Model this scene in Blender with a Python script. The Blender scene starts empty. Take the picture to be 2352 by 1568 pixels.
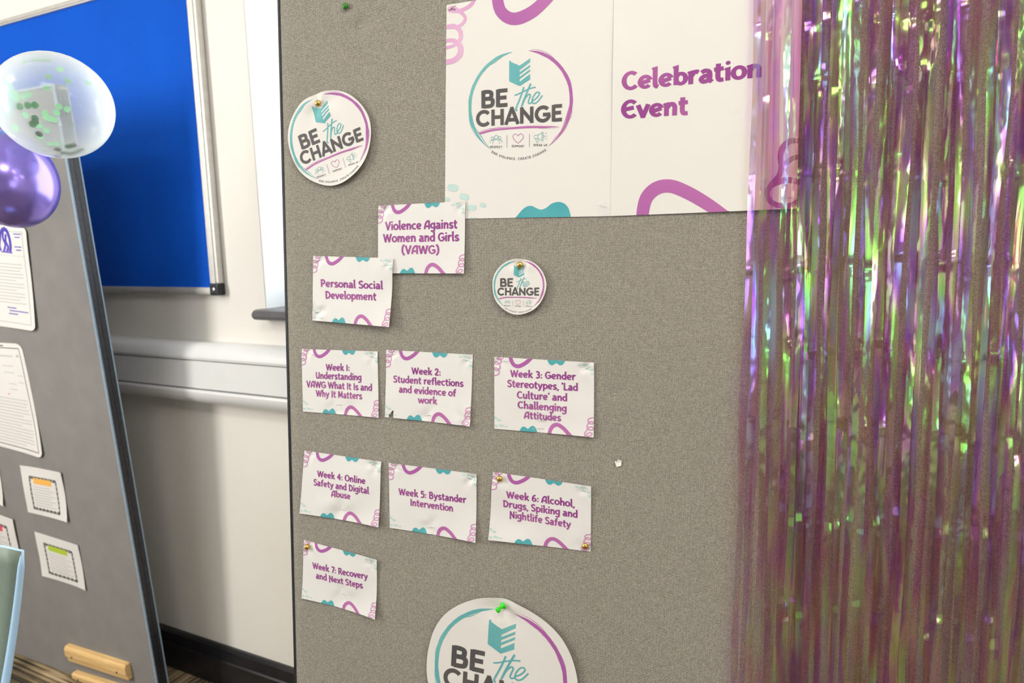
import bpy, math, random
from mathutils import Vector, Matrix
import numpy as np
random.seed(7)
PI = math.pi
SC = bpy.context.scene
COL = SC.collection

# ------------------------------------------------------------------ camera
FPX = 1568.0                       # 24 mm on a 36 mm sensor, in pixels of the 2352 px frame
PITCH, ROLL = math.radians(8.13), math.radians(-1.28)
fwd = Vector((0, math.cos(PITCH), -math.sin(PITCH)))
rt0 = Vector((1, 0, 0)); up0 = rt0.cross(fwd)
RT = math.cos(ROLL)*rt0 + math.sin(ROLL)*up0
UP = -math.sin(ROLL)*rt0 + math.cos(ROLL)*up0
def ray(x, y):                     # direction through a photo point, unit forward depth
    return RT*((x-1176)/FPX) + UP*(-(y-784)/FPX) + fwd
# the wall: yaw 26.3 degrees, 1.77 m deep beside the display board
WY = math.radians(-26.3)
WD = Vector((math.cos(WY), math.sin(WY), 0))        # along the wall, to the right
WN = Vector((WD.y, -WD.x, 0))                        # out of the wall, to the room
if WN.y > 0: WN = -WN
w_pt = ray(652, 876)*1.77
w_c = w_pt.dot(WN)
def hit(x, y, n, c):
    r = ray(x, y); return r*(c/r.dot(n))
H = -hit(384, 1516, WN, w_c).z
CAMPOS = Vector((0, 0, H))
cam_d = bpy.data.cameras.new('camera'); cam = bpy.data.objects.new('camera', cam_d); COL.objects.link(cam)
cam_d.lens = 24; cam_d.sensor_width = 36; cam_d.clip_start = .02
m = Matrix((RT, UP, -fwd)).transposed().to_4x4(); m.translation = CAMPOS
cam.matrix_world = m
SC.camera = cam
cam_d.dof.use_dof = True; cam_d.dof.focus_distance = 1.0; cam_d.dof.aperture_fstop = 5.0

# ------------------------------------------------------------------ light
SC.view_settings.view_transform = 'Standard'; SC.view_settings.look = 'None'
SC.view_settings.gamma = 1; SC.view_settings.use_curve_mapping = False
SC.view_settings.exposure = 0.06
world = bpy.data.worlds.new('sky'); SC.world = world; world.use_nodes = True
bg = world.node_tree.nodes['Background']
bg.inputs[0].default_value = (.86, .95, 1, 1); bg.inputs[1].default_value = 5.0
def area(name, loc, target, sx, sy, power, col):
    d = bpy.data.lights.new(name, 'AREA'); d.shape = 'RECTANGLE'; d.size = sx; d.size_y = sy
    d.energy = power; d.color = col
    o = bpy.data.objects.new(name, d); COL.objects.link(o); o.location = loc
    o.rotation_euler = (Vector(target)-Vector(loc)).to_track_quat('-Z', 'Y').to_euler()
    return o
CEIL = 2.75
k = 0
for gx, gy in ((-2.45, .45), (-.5, -.45), (.6, -.25), (2.0, -.55), (2.1, -2.2)):
    area('ceiling_panel_light', (gx, gy, CEIL-.02), (gx, gy, 0),   .6, .6, 17, (1, .94, .855)); k += 1
# daylight from the windows in the wall to the left and behind the camera
area('window_daylight', (-2.75, .50, 1.75), (1.0, 1.6, 1.0), .38, 1.2, 36, (1, .975, .93))
area('window_daylight_far', (-2.9, -1.4, 1.65), (1.0, .3, 1.1), 1.6, 1.3, 15, (.84, .92, 1))
area('rear_window_daylight', (2.1, -3.2, 1.7), (.2, 1, 1.1), 1.8, 1.2, 20, (.9, .95, 1))
SC.cycles.transparent_max_bounces = 12
SC.cycles.max_bounces = 5; SC.cycles.diffuse_bounces = 2; SC.cycles.glossy_bounces = 2
SC.cycles.use_adaptive_sampling = True; SC.cycles.adaptive_threshold = .08

# ------------------------------------------------------------------ helpers
def rgb(h, g=2.2):
    h = h.lstrip('#'); return tuple((int(h[i:i+2], 16)/255)**g for i in (0, 2, 4)) + (1,)
def mat(name, col=(.8, .8, .8, 1), rough=.5, metal=0, spec=.5):
    m = bpy.data.materials.new(name); m.use_nodes = True
    b = m.node_tree.nodes['Principled BSDF']
    b.inputs['Base Color'].default_value = col; b.inputs['Roughness'].default_value = rough
    b.inputs['Metallic'].default_value = metal; b.inputs['Specular IOR Level'].default_value = spec
    return m
class NT:
    def __init__(s, m): s.t = m.node_tree; s.b = s.t.nodes.get('Principled BSDF'); s.out = s.t.nodes['Material Output']
    def n(s, ty, **kw):
        x = s.t.nodes.new(ty)
        for a, v in kw.items():
            if a.startswith('i_'): x.inputs[a[2:].replace('_', ' ')].default_value = v
            else: setattr(x, a, v)
        return x
    def l(s, a, b): s.t.links.new(a, b)
    def math(s, op, a, b=None, c=None):
        x = s.t.nodes.new('ShaderNodeMath'); x.operation = op
        for i, v in enumerate((a, b, c)):
            if v is None: continue
            if isinstance(v, (int, float)): x.inputs[i].default_value = v
            else: s.l(v, x.inputs[i])
        return x.outputs[0]
    def ramp(s, fac, stops, interp='LINEAR'):
        x = s.t.nodes.new('ShaderNodeValToRGB'); x.color_ramp.interpolation = interp
        e = x.color_ramp.elements
        while len(e) < len(stops): e.new(.5)
        for q, (p, c) in enumerate(stops): e[q].position = p; e[q].color = c
        s.l(fac, x.inputs[0]); return x.outputs[0]
    def mix(s, f, a, b, ty='MIX'):
        x = s.t.nodes.new('ShaderNodeMix'); x.data_type = 'RGBA'; x.blend_type = ty
        for i, v in ((0, f), (6, a), (7, b)):
            if isinstance(v, (int, float, tuple)): x.inputs[i].default_value = v
            else: s.l(v, x.inputs[i])
        return x.outputs[2]
    def bump(s, h, strength, dist):
        x = s.n('ShaderNodeBump'); x.inputs['Strength'].default_value = strength; x.inputs['Distance'].default_value = dist
        s.l(h, x.inputs['Height']); s.l(x.outputs[0], s.b.inputs['Normal'])
def mesh_obj(name, verts, faces, m, parent=None, smooth=False, matrix=None):
    me = bpy.data.meshes.new(name); me.from_pydata([tuple(v) for v in verts], [], faces); me.update()
    if m: me.materials.append(m)
    if smooth: me.polygons.foreach_set('use_smooth', [True]*len(me.polygons))
    o = bpy.data.objects.new(name, me); COL.objects.link(o)
    if parent: o.parent = parent
    if matrix is not None: o.matrix_world = matrix if not parent else o.matrix_world
    return o
def tag(o, label=None, cat=None, group=None, kind=None):
    if label: o['label'] = label
    if cat: o['category'] = cat
    if group: o['group'] = group
    if kind: o['kind'] = kind
    return o
def empty(name, matrix, label=None, cat=None, group=None, kind=None):
    o = bpy.data.objects.new(name, None); COL.objects.link(o); o.empty_display_size = .02
    o.matrix_world = matrix; return tag(o, label, cat, group, kind)
def frame_mx(o, X, Y, Z):
    mm = Matrix((X, Y, Z)).transposed().to_4x4(); mm.translation = o; return mm
class MB:
    def __init__(s): s.v = []; s.f = []
    def add(s, v, f):
        k = len(s.v); s.v += [tuple(p) for p in v]; s.f += [tuple(i+k for i in q) for q in f]
    def box(s, x0, x1, y0, y1, z0, z1, bev=0):
        if bev <= 0:
            v = [(x, y, z) for x in (x0, x1) for y in (y0, y1) for z in (z0, z1)]
            s.add(v, [(0, 1, 3, 2), (4, 6, 7, 5), (0, 4, 5, 1), (2, 3, 7, 6), (0, 2, 6, 4), (1, 5, 7, 3)]); return
        import bmesh
        bm = bmesh.new(); bmesh.ops.create_cube(bm, size=1)
        for q in bm.verts: q.co = Vector(((x0+x1)/2+q.co.x*(x1-x0), (y0+y1)/2+q.co.y*(y1-y0), (z0+z1)/2+q.co.z*(z1-z0)))
        bmesh.ops.bevel(bm, geom=bm.edges[:], offset=bev, segments=2, affect='EDGES', profile=.6)
        bm.verts.index_update()
        s.add([q.co[:] for q in bm.verts], [[q.index for q in f.verts] for f in bm.faces]); bm.free()
    def lathe(s, prof, n=20, mx=None):
        v = []; f = []
        for r, z in prof:
            for i in range(n):
                a = 2*PI*i/n; p = Vector((r*math.cos(a), r*math.sin(a), z)); v.append(mx @ p if mx else p)
        for j in range(len(prof)-1):
            for i in range(n): f.append((j*n+i, j*n+(i+1) % n, (j+1)*n+(i+1) % n, (j+1)*n+i))
        f.append(tuple(range(n-1, -1, -1))); f.append(tuple((len(prof)-1)*n+i for i in range(n)))
        s.add(v, f)
    def tube(s, pts, r, n=8):
        v = []; f = []; pts = [Vector(p) for p in pts]
        for j, p in enumerate(pts):
            d = (pts[min(j+1, len(pts)-1)]-pts[max(j-1, 0)]).normalized()
            a = d.orthogonal().normalized() if j == 0 else (a - d*a.dot(d)).normalized()
            b = d.cross(a); rr = r[j] if isinstance(r, (list, tuple)) else r
            for i in range(n): v.append(p + (a*math.cos(2*PI*i/n)+b*math.sin(2*PI*i/n))*rr)
        for j in range(len(pts)-1):
            for i in range(n): f.append((j*n+i, j*n+(i+1) % n, (j+1)*n+(i+1) % n, (j+1)*n+i))
        f.append(tuple(range(n-1, -1, -1))); f.append(tuple((len(pts)-1)*n+i for i in range(n)))
        s.add(v, f)
    def build(s, name, m, parent=None, smooth=False, matrix=None):
        return mesh_obj(name, s.v, s.f, m, parent, smooth, matrix)

# ------------------------------------------------------------------ materials
def noise_mat(name, c1, c2, scale, rough=.6, bump=.0, bdist=.001, stretch=(1, 1, 1), spec=.4, detail=4):
    m = mat(name, c1, rough, 0, spec); N = NT(m)
    tc = N.n('ShaderNodeTexCoord'); mp = N.n('ShaderNodeMapping'); mp.inputs['Scale'].default_value = stretch
    N.l(tc.outputs['Object'], mp.inputs[0])
    nz = N.n('ShaderNodeTexNoise', i_Scale=scale, i_Detail=detail); N.l(mp.outputs[0], nz.inputs['Vector'])
    c = N.ramp(nz.outputs[0], [(.3, c1), (.7, c2)]); N.l(c, N.b.inputs['Base Color'])
    if bump: N.bump(nz.outputs[0], bump, bdist)
    return m
M = {}
M['wall'] = noise_mat('wall_paint', (.86, .82, .745, 1), (.885, .845, .775, 1), 3, .55, .05, .001)
M['ceiling'] = noise_mat('ceiling_tile', (.8, .8, .78, 1), (.84, .84, .82, 1), 8, .9)
M['skirting'] = noise_mat('skirting_paint', (.012, .012, .014, 1), (.02, .02, .023, 1), 30, .28, .1, .0005)
M['pvc'] = noise_mat('trunking_plastic', (.80, .80, .79, 1), (.83, .83, .82, 1), 5, .32)
M['sill'] = noise_mat('sill_laminate', (.10, .095, .10, 1), (.13, .12, .125, 1), 40, .35)
M['white_paint'] = noise_mat('white_gloss_paint', (.85, .86, .86, 1), (.88, .89, .89, 1), 5, .3)
M['alu'] = noise_mat('brushed_aluminium', (.62, .60, .56, 1), (.70, .68, .64, 1), 60, .38, .1, .0003, (1, 1, .05)); NT(M['alu']).b.inputs['Metallic'].default_value = .55
M['alu_blue'] = noise_mat('pale_blue_edge_trim', (.25, .34, .43, 1), (.30, .40, .49, 1), 60, .35)
M['black_plastic'] = noise_mat('black_plastic', (.015, .016, .02, 1), (.03, .032, .04, 1), 80, .35)
M['steel'] = mat('steel', (.75, .75, .74, 1), .25, 1)
M['brass'] = noise_mat('brass', (.66, .42, .10, 1), (.78, .52, .16, 1), 200, .22); NT(M['brass']).b.inputs['Metallic'].default_value = 1
M['green_plastic'] = noise_mat('bright_green_plastic', (.03, .68, .015, 1), (.04, .75, .02, 1), 50, .2)
M['dark_green_plastic'] = noise_mat('dark_green_plastic', (.03, .22, .015, 1), (.04, .26, .02, 1), 50, .15)
M['pine'] = noise_mat('varnished_pine', (.72, .44, .17, 1), (.86, .60, .28, 1), 9, .35, .05, .0004, (1, 14, 14))
M['chair_blue'] = noise_mat('pale_blue_chair_plastic', (.42, .62, .82, 1), (.46, .66, .85, 1), 20, .3)
M['chair_grey'] = noise_mat('grey_green_chair_shell', (.19, .24, .19, 1), (.21, .26, .21, 1), 120, .45, .1, .0003)

def fabric(name, light, dark, pitch, amt=.95, bump=.6):
    m = mat(name, light, .85, 0, .15); N = NT(m)
    tc = N.n('ShaderNodeTexCoord')
    nz = N.n('ShaderNodeTexNoise', i_Scale=90, i_Detail=1); N.l(tc.outputs['Object'], nz.inputs['Vector'])
    sub = N.n('ShaderNodeVectorMath', operation='SUBTRACT'); N.l(nz.outputs['Color'], sub.inputs[0]); sub.inputs[1].default_value = (.5, .5, .5)
    sc = N.n('ShaderNodeVectorMath', operation='SCALE'); N.l(sub.outputs[0], sc.inputs[0]); sc.inputs['Scale'].default_value = pitch*.7
    ad = N.n('ShaderNodeVectorMath', operation='ADD'); N.l(tc.outputs['Object'], ad.inputs[0]); N.l(sc.outputs[0], ad.inputs[1])
    sp = N.n('ShaderNodeSeparateXYZ'); N.l(ad.outputs[0], sp.inputs[0])
    x, y = sp.outputs[0], sp.outputs[1]
    k = PI/pitch
    sx = N.math('ABSOLUTE', N.math('SINE', N.math('MULTIPLY', x, k)))
    sy = N.math('ABSOLUTE', N.math('SINE', N.math('MULTIPLY', y, k)))
    # gaps where both threads dip
    gap = N.math('MULTIPLY', N.math('POWER', sx, 1.2), N.math('POWER', sy, 1.6))
    # individual thread variation: white noise per cell, stretched along the weft
    cx = N.math('FLOOR', N.math('MULTIPLY', x, 1/(pitch*1.0))); cy = N.math('FLOOR', N.math('MULTIPLY', y, 1/pitch))
    cb = N.n('ShaderNodeCombineXYZ'); N.l(cx, cb.inputs[0]); N.l(cy, cb.inputs[1])
    wn = N.n('ShaderNodeTexWhiteNoise'); N.l(cb.outputs[0], wn.inputs['Vector'])
    g2 = N.math('MULTIPLY', gap, N.math('ADD', N.math('MULTIPLY', wn.outputs[0], .9), .5))
    g3 = N.n('ShaderNodeClamp'); N.l(N.math('MULTIPLY', g2, amt), g3.inputs[0])
    big = N.n('ShaderNodeTexNoise', i_Scale=4, i_Detail=3); N.l(tc.outputs['Object'], big.inputs['Vector'])
    tone = N.mix(wn.outputs[0], light, tuple(c*.86 for c in light[:3])+(1,))
    tone = N.mix(N.math('MULTIPLY', big.outputs[0], .25), tone, tuple(c*.7 for c in light[:3])+(1,))
    c = N.mix(g3.outputs[0], tone, dark); N.l(c, N.b.inputs['Base Color'])
    if bump: N.bump(N.math('SUBTRACT', 1, gap), bump, pitch*.4)
    return m
M['fabric'] = fabric('grey_woven_board_fabric', (.475, .44, .37, 1), (.03, .028, .024, 1), .00132)
M['felt_grey'] = noise_mat('grey_loop_nylon', (.225, .215, .205, 1), (.255, .243, .232, 1), 14, .9, .1, .001)
M['felt_blue'] = noise_mat('royal_blue_felt', (.0, .085, .56, 1), (.0, .10, .62, 1), 5, .85, .08, .001, spec=.2)

def paper_mat(name, col, rough=.42):
    m = mat(name, col, rough, 0, .35); N = NT(m)
    tc = N.n('ShaderNodeTexCoord'); nz = N.n('ShaderNodeTexNoise', i_Scale=22, i_Detail=3); N.l(tc.outputs['Object'], nz.inputs['Vector'])
    N.bump(nz.outputs[0], .18, .0016); return m
M['paper'] = paper_mat('white_satin_paper', (.765, .74, .695, 1))
M['paper_card'] = paper_mat('white_card_print_paper', (.775, .755, .725, 1))
M['scrap'] = paper_mat('torn_paper', (.85, .83, .79, 1))
def ink(name, c1, c2=None, scale=14):
    m = mat(name, c1, .42, 0, .35)
    if c2:
        N = NT(m); tc = N.n('ShaderNodeTexCoord'); nz = N.n('ShaderNodeTexNoise', i_Scale=scale, i_Detail=0); N.l(tc.outputs['Object'], nz.inputs['Vector'])
        N.l(N.ramp(nz.outputs[0], [(.38, c1), (.62, c2)]), N.b.inputs['Base Color'])
    return m
M['purple'] = ink('magenta_purple_ink', rgb('914389'), rgb('a65998'), 12)
M['purple_dec'] = ink('magenta_purple_print', rgb('a95fa2'), rgb('b56ba6'), 6)
M['pink'] = ink('pink_print', rgb('d2a0c2'), rgb('c98fb8'))
M['pale_pink'] = ink('pale_pink_print', rgb('ddafce'), rgb('d39dc4'))
M['teal'] = ink('teal_print', rgb('62aaae'), rgb('70b3b2'))
M['dark_teal'] = ink('deep_teal_print', rgb('479fa8'), rgb('58aab0'))
M['pale_teal'] = ink('pale_teal_print', rgb('b9d5ce'), rgb('c0d9d4'))
M['grey_ink'] = ink('charcoal_ink', rgb('5c5857'), rgb('535254'))
M['black_ink'] = ink('black_ink', (.02, .02, .02, 1), (.05, .05, .045, 1))
M['text_grey'] = ink('pale_grey_text', (.50, .50, .48, 1))
M['orange_lbl'] = ink('orange_label', (.92, .48, .10, 1)); M['green_lbl'] = ink('lime_label', (.45, .60, .05, 1))
M['red_lbl'] = ink('red_label', (.80, .07, .12, 1)); M['blue_ink'] = ink('blue_marker', (.06, .035, .42, 1), (.12, .08, .5, 1))

m = mat('sticky_tape', (1, 1, 1, 1), .12); N = NT(m)
tr = N.n('ShaderNodeBsdfTransparent'); mx = N.n('ShaderNodeMixShader'); mx.inputs[0].default_value = .25
N.l(tr.outputs[0], mx.inputs[1]); N.l(N.b.outputs[0], mx.inputs[2]); N.l(mx.outputs[0], N.out.inputs[0]); M['tape'] = m

# ------------------------------------------------------------------ the room
def wcoord(x, y, out=0.0):         # photo point -> (along the wall, height) on the wall plane
    p = hit(x, y, WN, w_c + out) + CAMPOS
    return (p-CAMPOS).dot(WD), p.z
WO = WN*w_c; WO = Vector((WO.x, WO.y, 0))            # wall frame origin on the floor
WM = frame_mx(WO, WD, Vector((0, 0, 1)), WN)       # local x along, y up, z out into the room
def wobj(mb, name, m, parent=None, **kw):
    o = mb.build(name, m, parent, **kw)
    if not parent: o.matrix_world = WM
    return o
win_l = sum(wcoord(*p)[0] for p in ((559, 0), (585, 355), (610, 703)))/3
sill_z = wcoord(620, 709)[1]
win_r, win_top = win_l+1.25, 2.35
XL, XR = -3.2, 3.6
# the window wall, with its opening
mb = MB()
xs = [XL, win_l, win_r, XR]; T = .22
mb.box(XL, win_l, 0, CEIL, -T, 0); mb.box(win_r, XR, 0, CEIL, -T, 0)
mb.box(win_l, win_r, 0, sill_z, -T, 0); mb.box(win_l, win_r, win_top, CEIL, -T, 0)
o = wobj(mb, 'wall_back', M['wall']); tag(o, 'off-white painted wall behind the boards', kind='structure')
DEPTH = 5.4
mb = MB(); mb.box(XL-.15, XL, 0, CEIL, -T, DEPTH); tag(wobj(mb, 'wall_left', M['wall']), 'off-white wall on the left', kind='structure')
mb = MB(); mb.box(XR, XR+.15, 0, CEIL, -T, DEPTH); tag(wobj(mb, 'wall_right', M['wall']), 'off-white wall on the right', kind='structure')
mb = MB(); mb.box(XL-.15, XR+.15, 0, CEIL, DEPTH, DEPTH+.15); tag(wobj(mb, 'wall_front', M['wall']), 'off-white wall behind the viewer', kind='structure')
mb = MB(); mb.box(XL-.15, XR+.15, CEIL, CEIL+.1, -T, DEPTH+.15); tag(wobj(mb, 'ceiling', M['ceiling']), 'white ceiling', kind='structure')
# carpet of streaky tiles
m = mat('carpet_tile_pile', (.1, .1, .1, 1), .95, 0, .1); N = NT(m)
tc = N.n('ShaderNodeTexCoord'); mp = N.n('ShaderNodeMapping'); mp.inputs['Scale'].default_value = (60, 5, 1)
oi = N.n('ShaderNodeObjectInfo'); N.l(tc.outputs['Object'], mp.inputs[0])
cbx = N.n('ShaderNodeCombineXYZ'); N.l(N.math('MULTIPLY', oi.outputs['Random'], 30), cbx.inputs[0]); N.l(cbx.outputs[0], mp.inputs['Location'])
nz = N.n('ShaderNodeTexNoise', i_Scale=1.6, i_Detail=4, i_Roughness=.7); N.l(mp.outputs[0], nz.inputs['Vector'])
n2 = N.n('ShaderNodeTexNoise', i_Scale=7, i_Detail=1); N.l(tc.outputs['Object'], n2.inputs['Vector'])
f = N.math('ADD', N.math('MULTIPLY', nz.outputs[0], .8), N.math('MULTIPLY', n2.outputs[0], .2))
N.l(N.ramp(f, [(.40, (.022, .021, .019, 1)), (.49, (.10, .08, .055, 1)), (.54, (.30, .22, .12, 1)), (.60, (.55, .42, .26, 1))]), N.b.inputs['Base Color'])
N.bump(nz.outputs[0], .8, .003); M['carpet'] = m
mb = MB(); mb.box(XL-.15, XR+.15, -.12, -.006, -T, DEPTH+.15)
fl = wobj(mb, 'floor', mat('floor_screed', (.05, .05, .05, 1), .9)); tag(fl, 'carpet-tiled floor', kind='structure')
TS = .5; tm = MB(); tm.box(.001, TS-.001, -.006, 0, .001, TS-.001, 0); tile_mesh = None
for ix in range(-6, 5):
    for iz in range(0, 8):
        if tile_mesh is None:
            t = tm.build('carpet_tile', M['carpet'], fl); tile_mesh = t.data
        else:
            t = bpy.data.objects.new('carpet_tile', tile_mesh); COL.objects.link(t); t.parent = fl
        t.location = (ix*TS, 0, iz*TS)
        if (ix+iz) % 2: t.rotation_euler = (0, PI/2, 0); t.location = (ix*TS, 0, iz*TS+TS)
# skirting board, with a moulded lip and a butt joint
bz = wcoord(372, 1443, .02)[1]; bz2 = wcoord(375, 1471, .02)[1]
jx = wcoord(515, 1520)[0]
for a, b in ((XL, jx-.001), (jx, XR)):
    mb = MB()
    prof = [(0, 0), (0, .020), (bz2-.004, .020), (bz2, .016), (bz2+.004, .016), (bz2+.008, .019), (bz-.006, .017), (bz, .009), (bz, 0)]
    v = [(x, y, z) for x in (a, b) for y, z in prof]; n = len(prof)
    mb.add(v, [(i, (i+1) % n, (i+1) % n+n, i+n) for i in range(n)] + [tuple(range(n-1, -1, -1)), tuple(range(n, 2*n))])
    o = wobj(mb, 'baseboard_back', M['skirting']); tag(o, 'black glossy skirting board along the wall', kind='structure')
# window: frame, mullion, glass, deep white reveal; bright sky outside
we = empty('window_1', WM, 'overexposed window beside the display board', None, None, 'structure')
mb = MB(); fz0, fz1 = -.18, -.13; fw = .05
for a in ((win_l, win_l+fw, sill_z, win_top), (win_r-fw, win_r, sill_z, win_top), (win_l, win_r, sill_z, sill_z+fw), (win_l, win_r, win_top-fw, win_top)):
    mb.box(a[0], a[1], a[2], a[3], fz0, fz1)
wobj(mb, 'window_frame', M['white_paint'], we)
gm = mat('window_glass', (1, 1, 1, 1), .02); N = NT(gm)
tr = N.n('ShaderNodeBsdfTransparent'); mx = N.n('ShaderNodeMixShader'); mx.inputs[0].default_value = .06
N.l(tr.outputs[0], mx.inputs[1]); N.l(N.b.outputs[0], mx.inputs[2]); N.l(mx.outputs[0], N.out.inputs[0])
mb = MB(); mb.box(win_l+fw, win_r-fw, sill_z+fw, win_top-fw, -.158, -.152); wobj(mb, 'glass', gm, we)
mb = MB()
mb.box(win_l+.0005, win_l+.004, sill_z, win_top, -.13, -.001); mb.box(win_r-.004, win_r-.0005, sill_z, win_top, -.13, -.001)
wobj(mb, 'reveal_lining', M['white_paint'], we)
# dark round-nosed sill
sl = wcoord(578, 716, .045)[0]
prof = [(-.13, 0), (.030, 0), (.040, -.003), (.046, -.010), (.046, -.017), (.040, -.024), (.030, -.027), (-.002, -.027), (-.002, -.012), (-.13, -.012)]
mb = MB(); n = len(prof)
v = [(x, sill_z+dy, z) for x in (sl, win_r+.06) for z, dy in prof]
mb.add(v, [(i, (i+1) % n, (i+1) % n+n, i+n) for i in range(n)] + [tuple(range(n-1, -1, -1)), tuple(range(n, 2*n))])
# keep the part inside the opening from cutting the wall
o = wobj(mb, 'trim_1', M['sill'])
o.location += Vector((0, 0, .001)); tag(o, 'dark grey round-nosed window sill', kind='structure')
# ------------------------------------------------------------------ dado trunking
tt = wcoord(454, 788, .05)[1]; tb = wcoord(467, 928, .045)[1]
l1 = wcoord(454, 828, .06)[1]; l2 = wcoord(467, 896, .06)[1]
tr_root = empty('dado_trunking', WM, 'white plastic dado trunking running along the wall below the window', 'trunking')
def prof_part(name, prof, m, x0=XL+.02, x1=XR-.02):
    mb = MB(); n = len(prof); v = [(x, y, z) for x in (x0, x1) for y, z in prof]
    mb.add(v, [(i, (i+1) % n, (i+1) % n+n, i+n) for i in range(n)] + [tuple(range(n-1, -1, -1)), tuple(range(n, 2*n))])
    o = wobj(mb, name, m, tr_root, smooth=False)
    return o
hh = tt-l1
pr = [(l1+.0015, .001), (l1+.0015, .060)] + [(l1+.0015+hh*math.sin(a)*.96, .028+.034*math.cos(a)) for a in [PI/2*i/10 for i in range(1, 11)]] + [(tt-.002, .001)]
prof_part('upper_cover', pr, M['pvc'])
prof_part('centre_cover', [(l2+.0015, .001), (l2+.0015, .054), (l2+.004, .056), (l1-.004, .056), (l1-.0015, .054), (l1-.0015, .001)], M['pvc'])
hb = l2-tb
pr = [(l2-.0015, .001), (l2-.0015, .060)] + [(l2-.0015-hb*math.sin(a)*.96, .028+.034*math.cos(a)) for a in [PI/2*i/10 for i in range(1, 11)]] + [(tb+.002, .001)]
prof_part('lower_cover', pr, M['pvc'])
# ------------------------------------------------------------------ blue noticeboard on the wall
nb_r = (wcoord(449, 0, .02)[0]+wcoord(503, 662, .02)[0])/2; nb_ri = (wcoord(427, 0, .02)[0]+wcoord(484, 660, .02)[0])/2
nb_b = wcoord(485, 677, .02)[1]; nb_bi = wcoord(484, 660, .02)[1]
nb_t = wcoord(0, 46, .02)[1]; nb_ti = wcoord(0, 60, .02)[1]
nb_l = nb_r-1.8; fw = nb_r-nb_ri
nb = empty('noticeboard', WM, 'royal blue felt noticeboard with aluminium frame hanging on the wall', 'noticeboard')
mb = MB(); mb.box(nb_l+.01, nb_r-.01, nb_b+.01, nb_t-.01, .002, .014); wobj(mb, 'felt_panel', M['felt_blue'], nb)
# felt slightly proud look comes from frame lip
for (a, b, c, d) in ((nb_ri, nb_r, nb_b+.03, nb_t-.03), (nb_l, nb_l+fw, nb_b+.03, nb_t-.03), (nb_l+.03, nb_r-.03, nb_b, nb_bi), (nb_l+.03, nb_r-.03, nb_ti, nb_t)):
    mb = MB(); mb.box(a, b, c, d, .002, .021, .003)
    if b-a < d-c: mb.box(a+(b-a)*.30, a+(b-a)*.72, c, d, .018, .0235, .001)
    else: mb.box(a, b, c+(d-c)*.30, c+(d-c)*.72, .018, .0235, .001)
    wobj(mb, 'frame_rail', M['alu'], nb)
cw = .030
for cx, cy in ((nb_r, nb_b), (nb_r, nb_t), (nb_l, nb_b), (nb_l, nb_t)):
    sx = -1 if cx == nb_r else 1; sy = 1 if cy == nb_b else -1
    mb = MB(); x0, x1 = sorted((cx-sx*.001, cx+sx*cw)); y0, y1 = sorted((cy-sy*.001, cy+sy*cw))
    mb.box(x0, x1, y0, y1, .001, .026, .004); c = wobj(mb, 'corner_cap', M['black_plastic'], nb)
    mb = MB(); mx_ = Matrix.Translation(((x0+x1)/2, (y0+y1)/2, .0255)); mb.lathe([(.0065, 0), (.006, .0012), (.003, .002)], 14, mx_)
    wobj(mb, 'screw', M['steel'], c, smooth=True)
# ------------------------------------------------------------------ main display board (leans back, turned 16 degrees)
def vdir(x, y): return ray(x, y).normalized()
BV = -vdir(1183, 22000)                              # up the board
BU = -vdir(-4400, 670); BU = (BU - BV*BU.dot(BV)).normalized()
BN = BU.cross(BV)                                    # towards the viewer
assert BN.dot(fwd) < 0
B0 = ray(1176, 784)*1.02; bc = B0.dot(BN)
BO = B0 + CAMPOS
BM = frame_mx(BO, BU, BV, BN)
def bab(x, y):                                       # photo point -> board coordinates
    p = hit(x, y, BN, bc) - B0; return p.dot(BU), p.dot(BV)
left_a = (bab(635, 0)[0]+bab(674, 1568)[0])/2 + .0
right_a = left_a+1.30
# board height: down to the floor
def bz_at(a, b): return (BO+BU*a+BV*b).z
bot_b = max((.03-bz_at(a, 0))/BV.z for a in (left_a, right_a)); top_b = bot_b+1.80
board = empty('display_board', BM, 'large grey woven fabric display board carrying the posters and foil curtain', 'display board')
def bobj(mb, name, m, parent=None, a=0, b=0, c=0, **kw):
    o = mb.build(name, m, parent, **kw)
    if parent is None: o.matrix_world = BM @ Matrix.Translation((a, b, c))
    else: o.location = (a, b, c) if (a or b or c) else o.location
    return o
# fabric panel as a grid with small dents where pins and staples pull it
dents = [(*bab(828, 56), .011, .0045), (*bab(1416, 903), .008, .0012), (*bab(797, 25), .006, .0015), (*bab(1420, 1062), .006, .0012), (*bab(1345, 1251), .006, .001)]
nx, ny = 130, 180; mb = MB(); v = []; f = []
ga = list(np.linspace(left_a+.0035, right_a-.003, nx)); gb = list(np.linspace(bot_b+.003, top_b-.003, ny))
for (da, db, s, dep) in dents:
    for k_ in range(-4, 5): ga.append(da+k_*s*.5); gb.append(db+k_*s*.5)
ga = sorted(set(ga)); gb = sorted(set(gb)); nx, ny = len(ga), len(gb)
for b in gb:
    for a in ga:
        z = 0
        e = min(a-ga[0], ga[-1]-a, b-gb[0], gb[-1]-b)
        if e < .012: z -= .004*(1-e/.012)**2
        z += .0003*math.sin(a*11+b*3)*math.sin(b*7)
        for (da, db, s, dep) in dents:
            q = ((a-da)**2+(b-db)**2)/(s*s)
            if q < 9: z -= dep*math.exp(-q)
        v.append((a, b, z))
for j in range(ny-1):
    for i in range(nx-1): k_ = j*nx+i; f.append((k_, k_+1, k_+nx+1, k_+nx))
mb.add(v, f); bobj(mb, 'fabric_panel', M['fabric'], board, smooth=True)
mb = MB(); mb.box(left_a+.004, right_a-.004, bot_b+.004, top_b-.004, -.018, -.006); bobj(mb, 'backing', M['felt_grey'], board)
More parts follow.
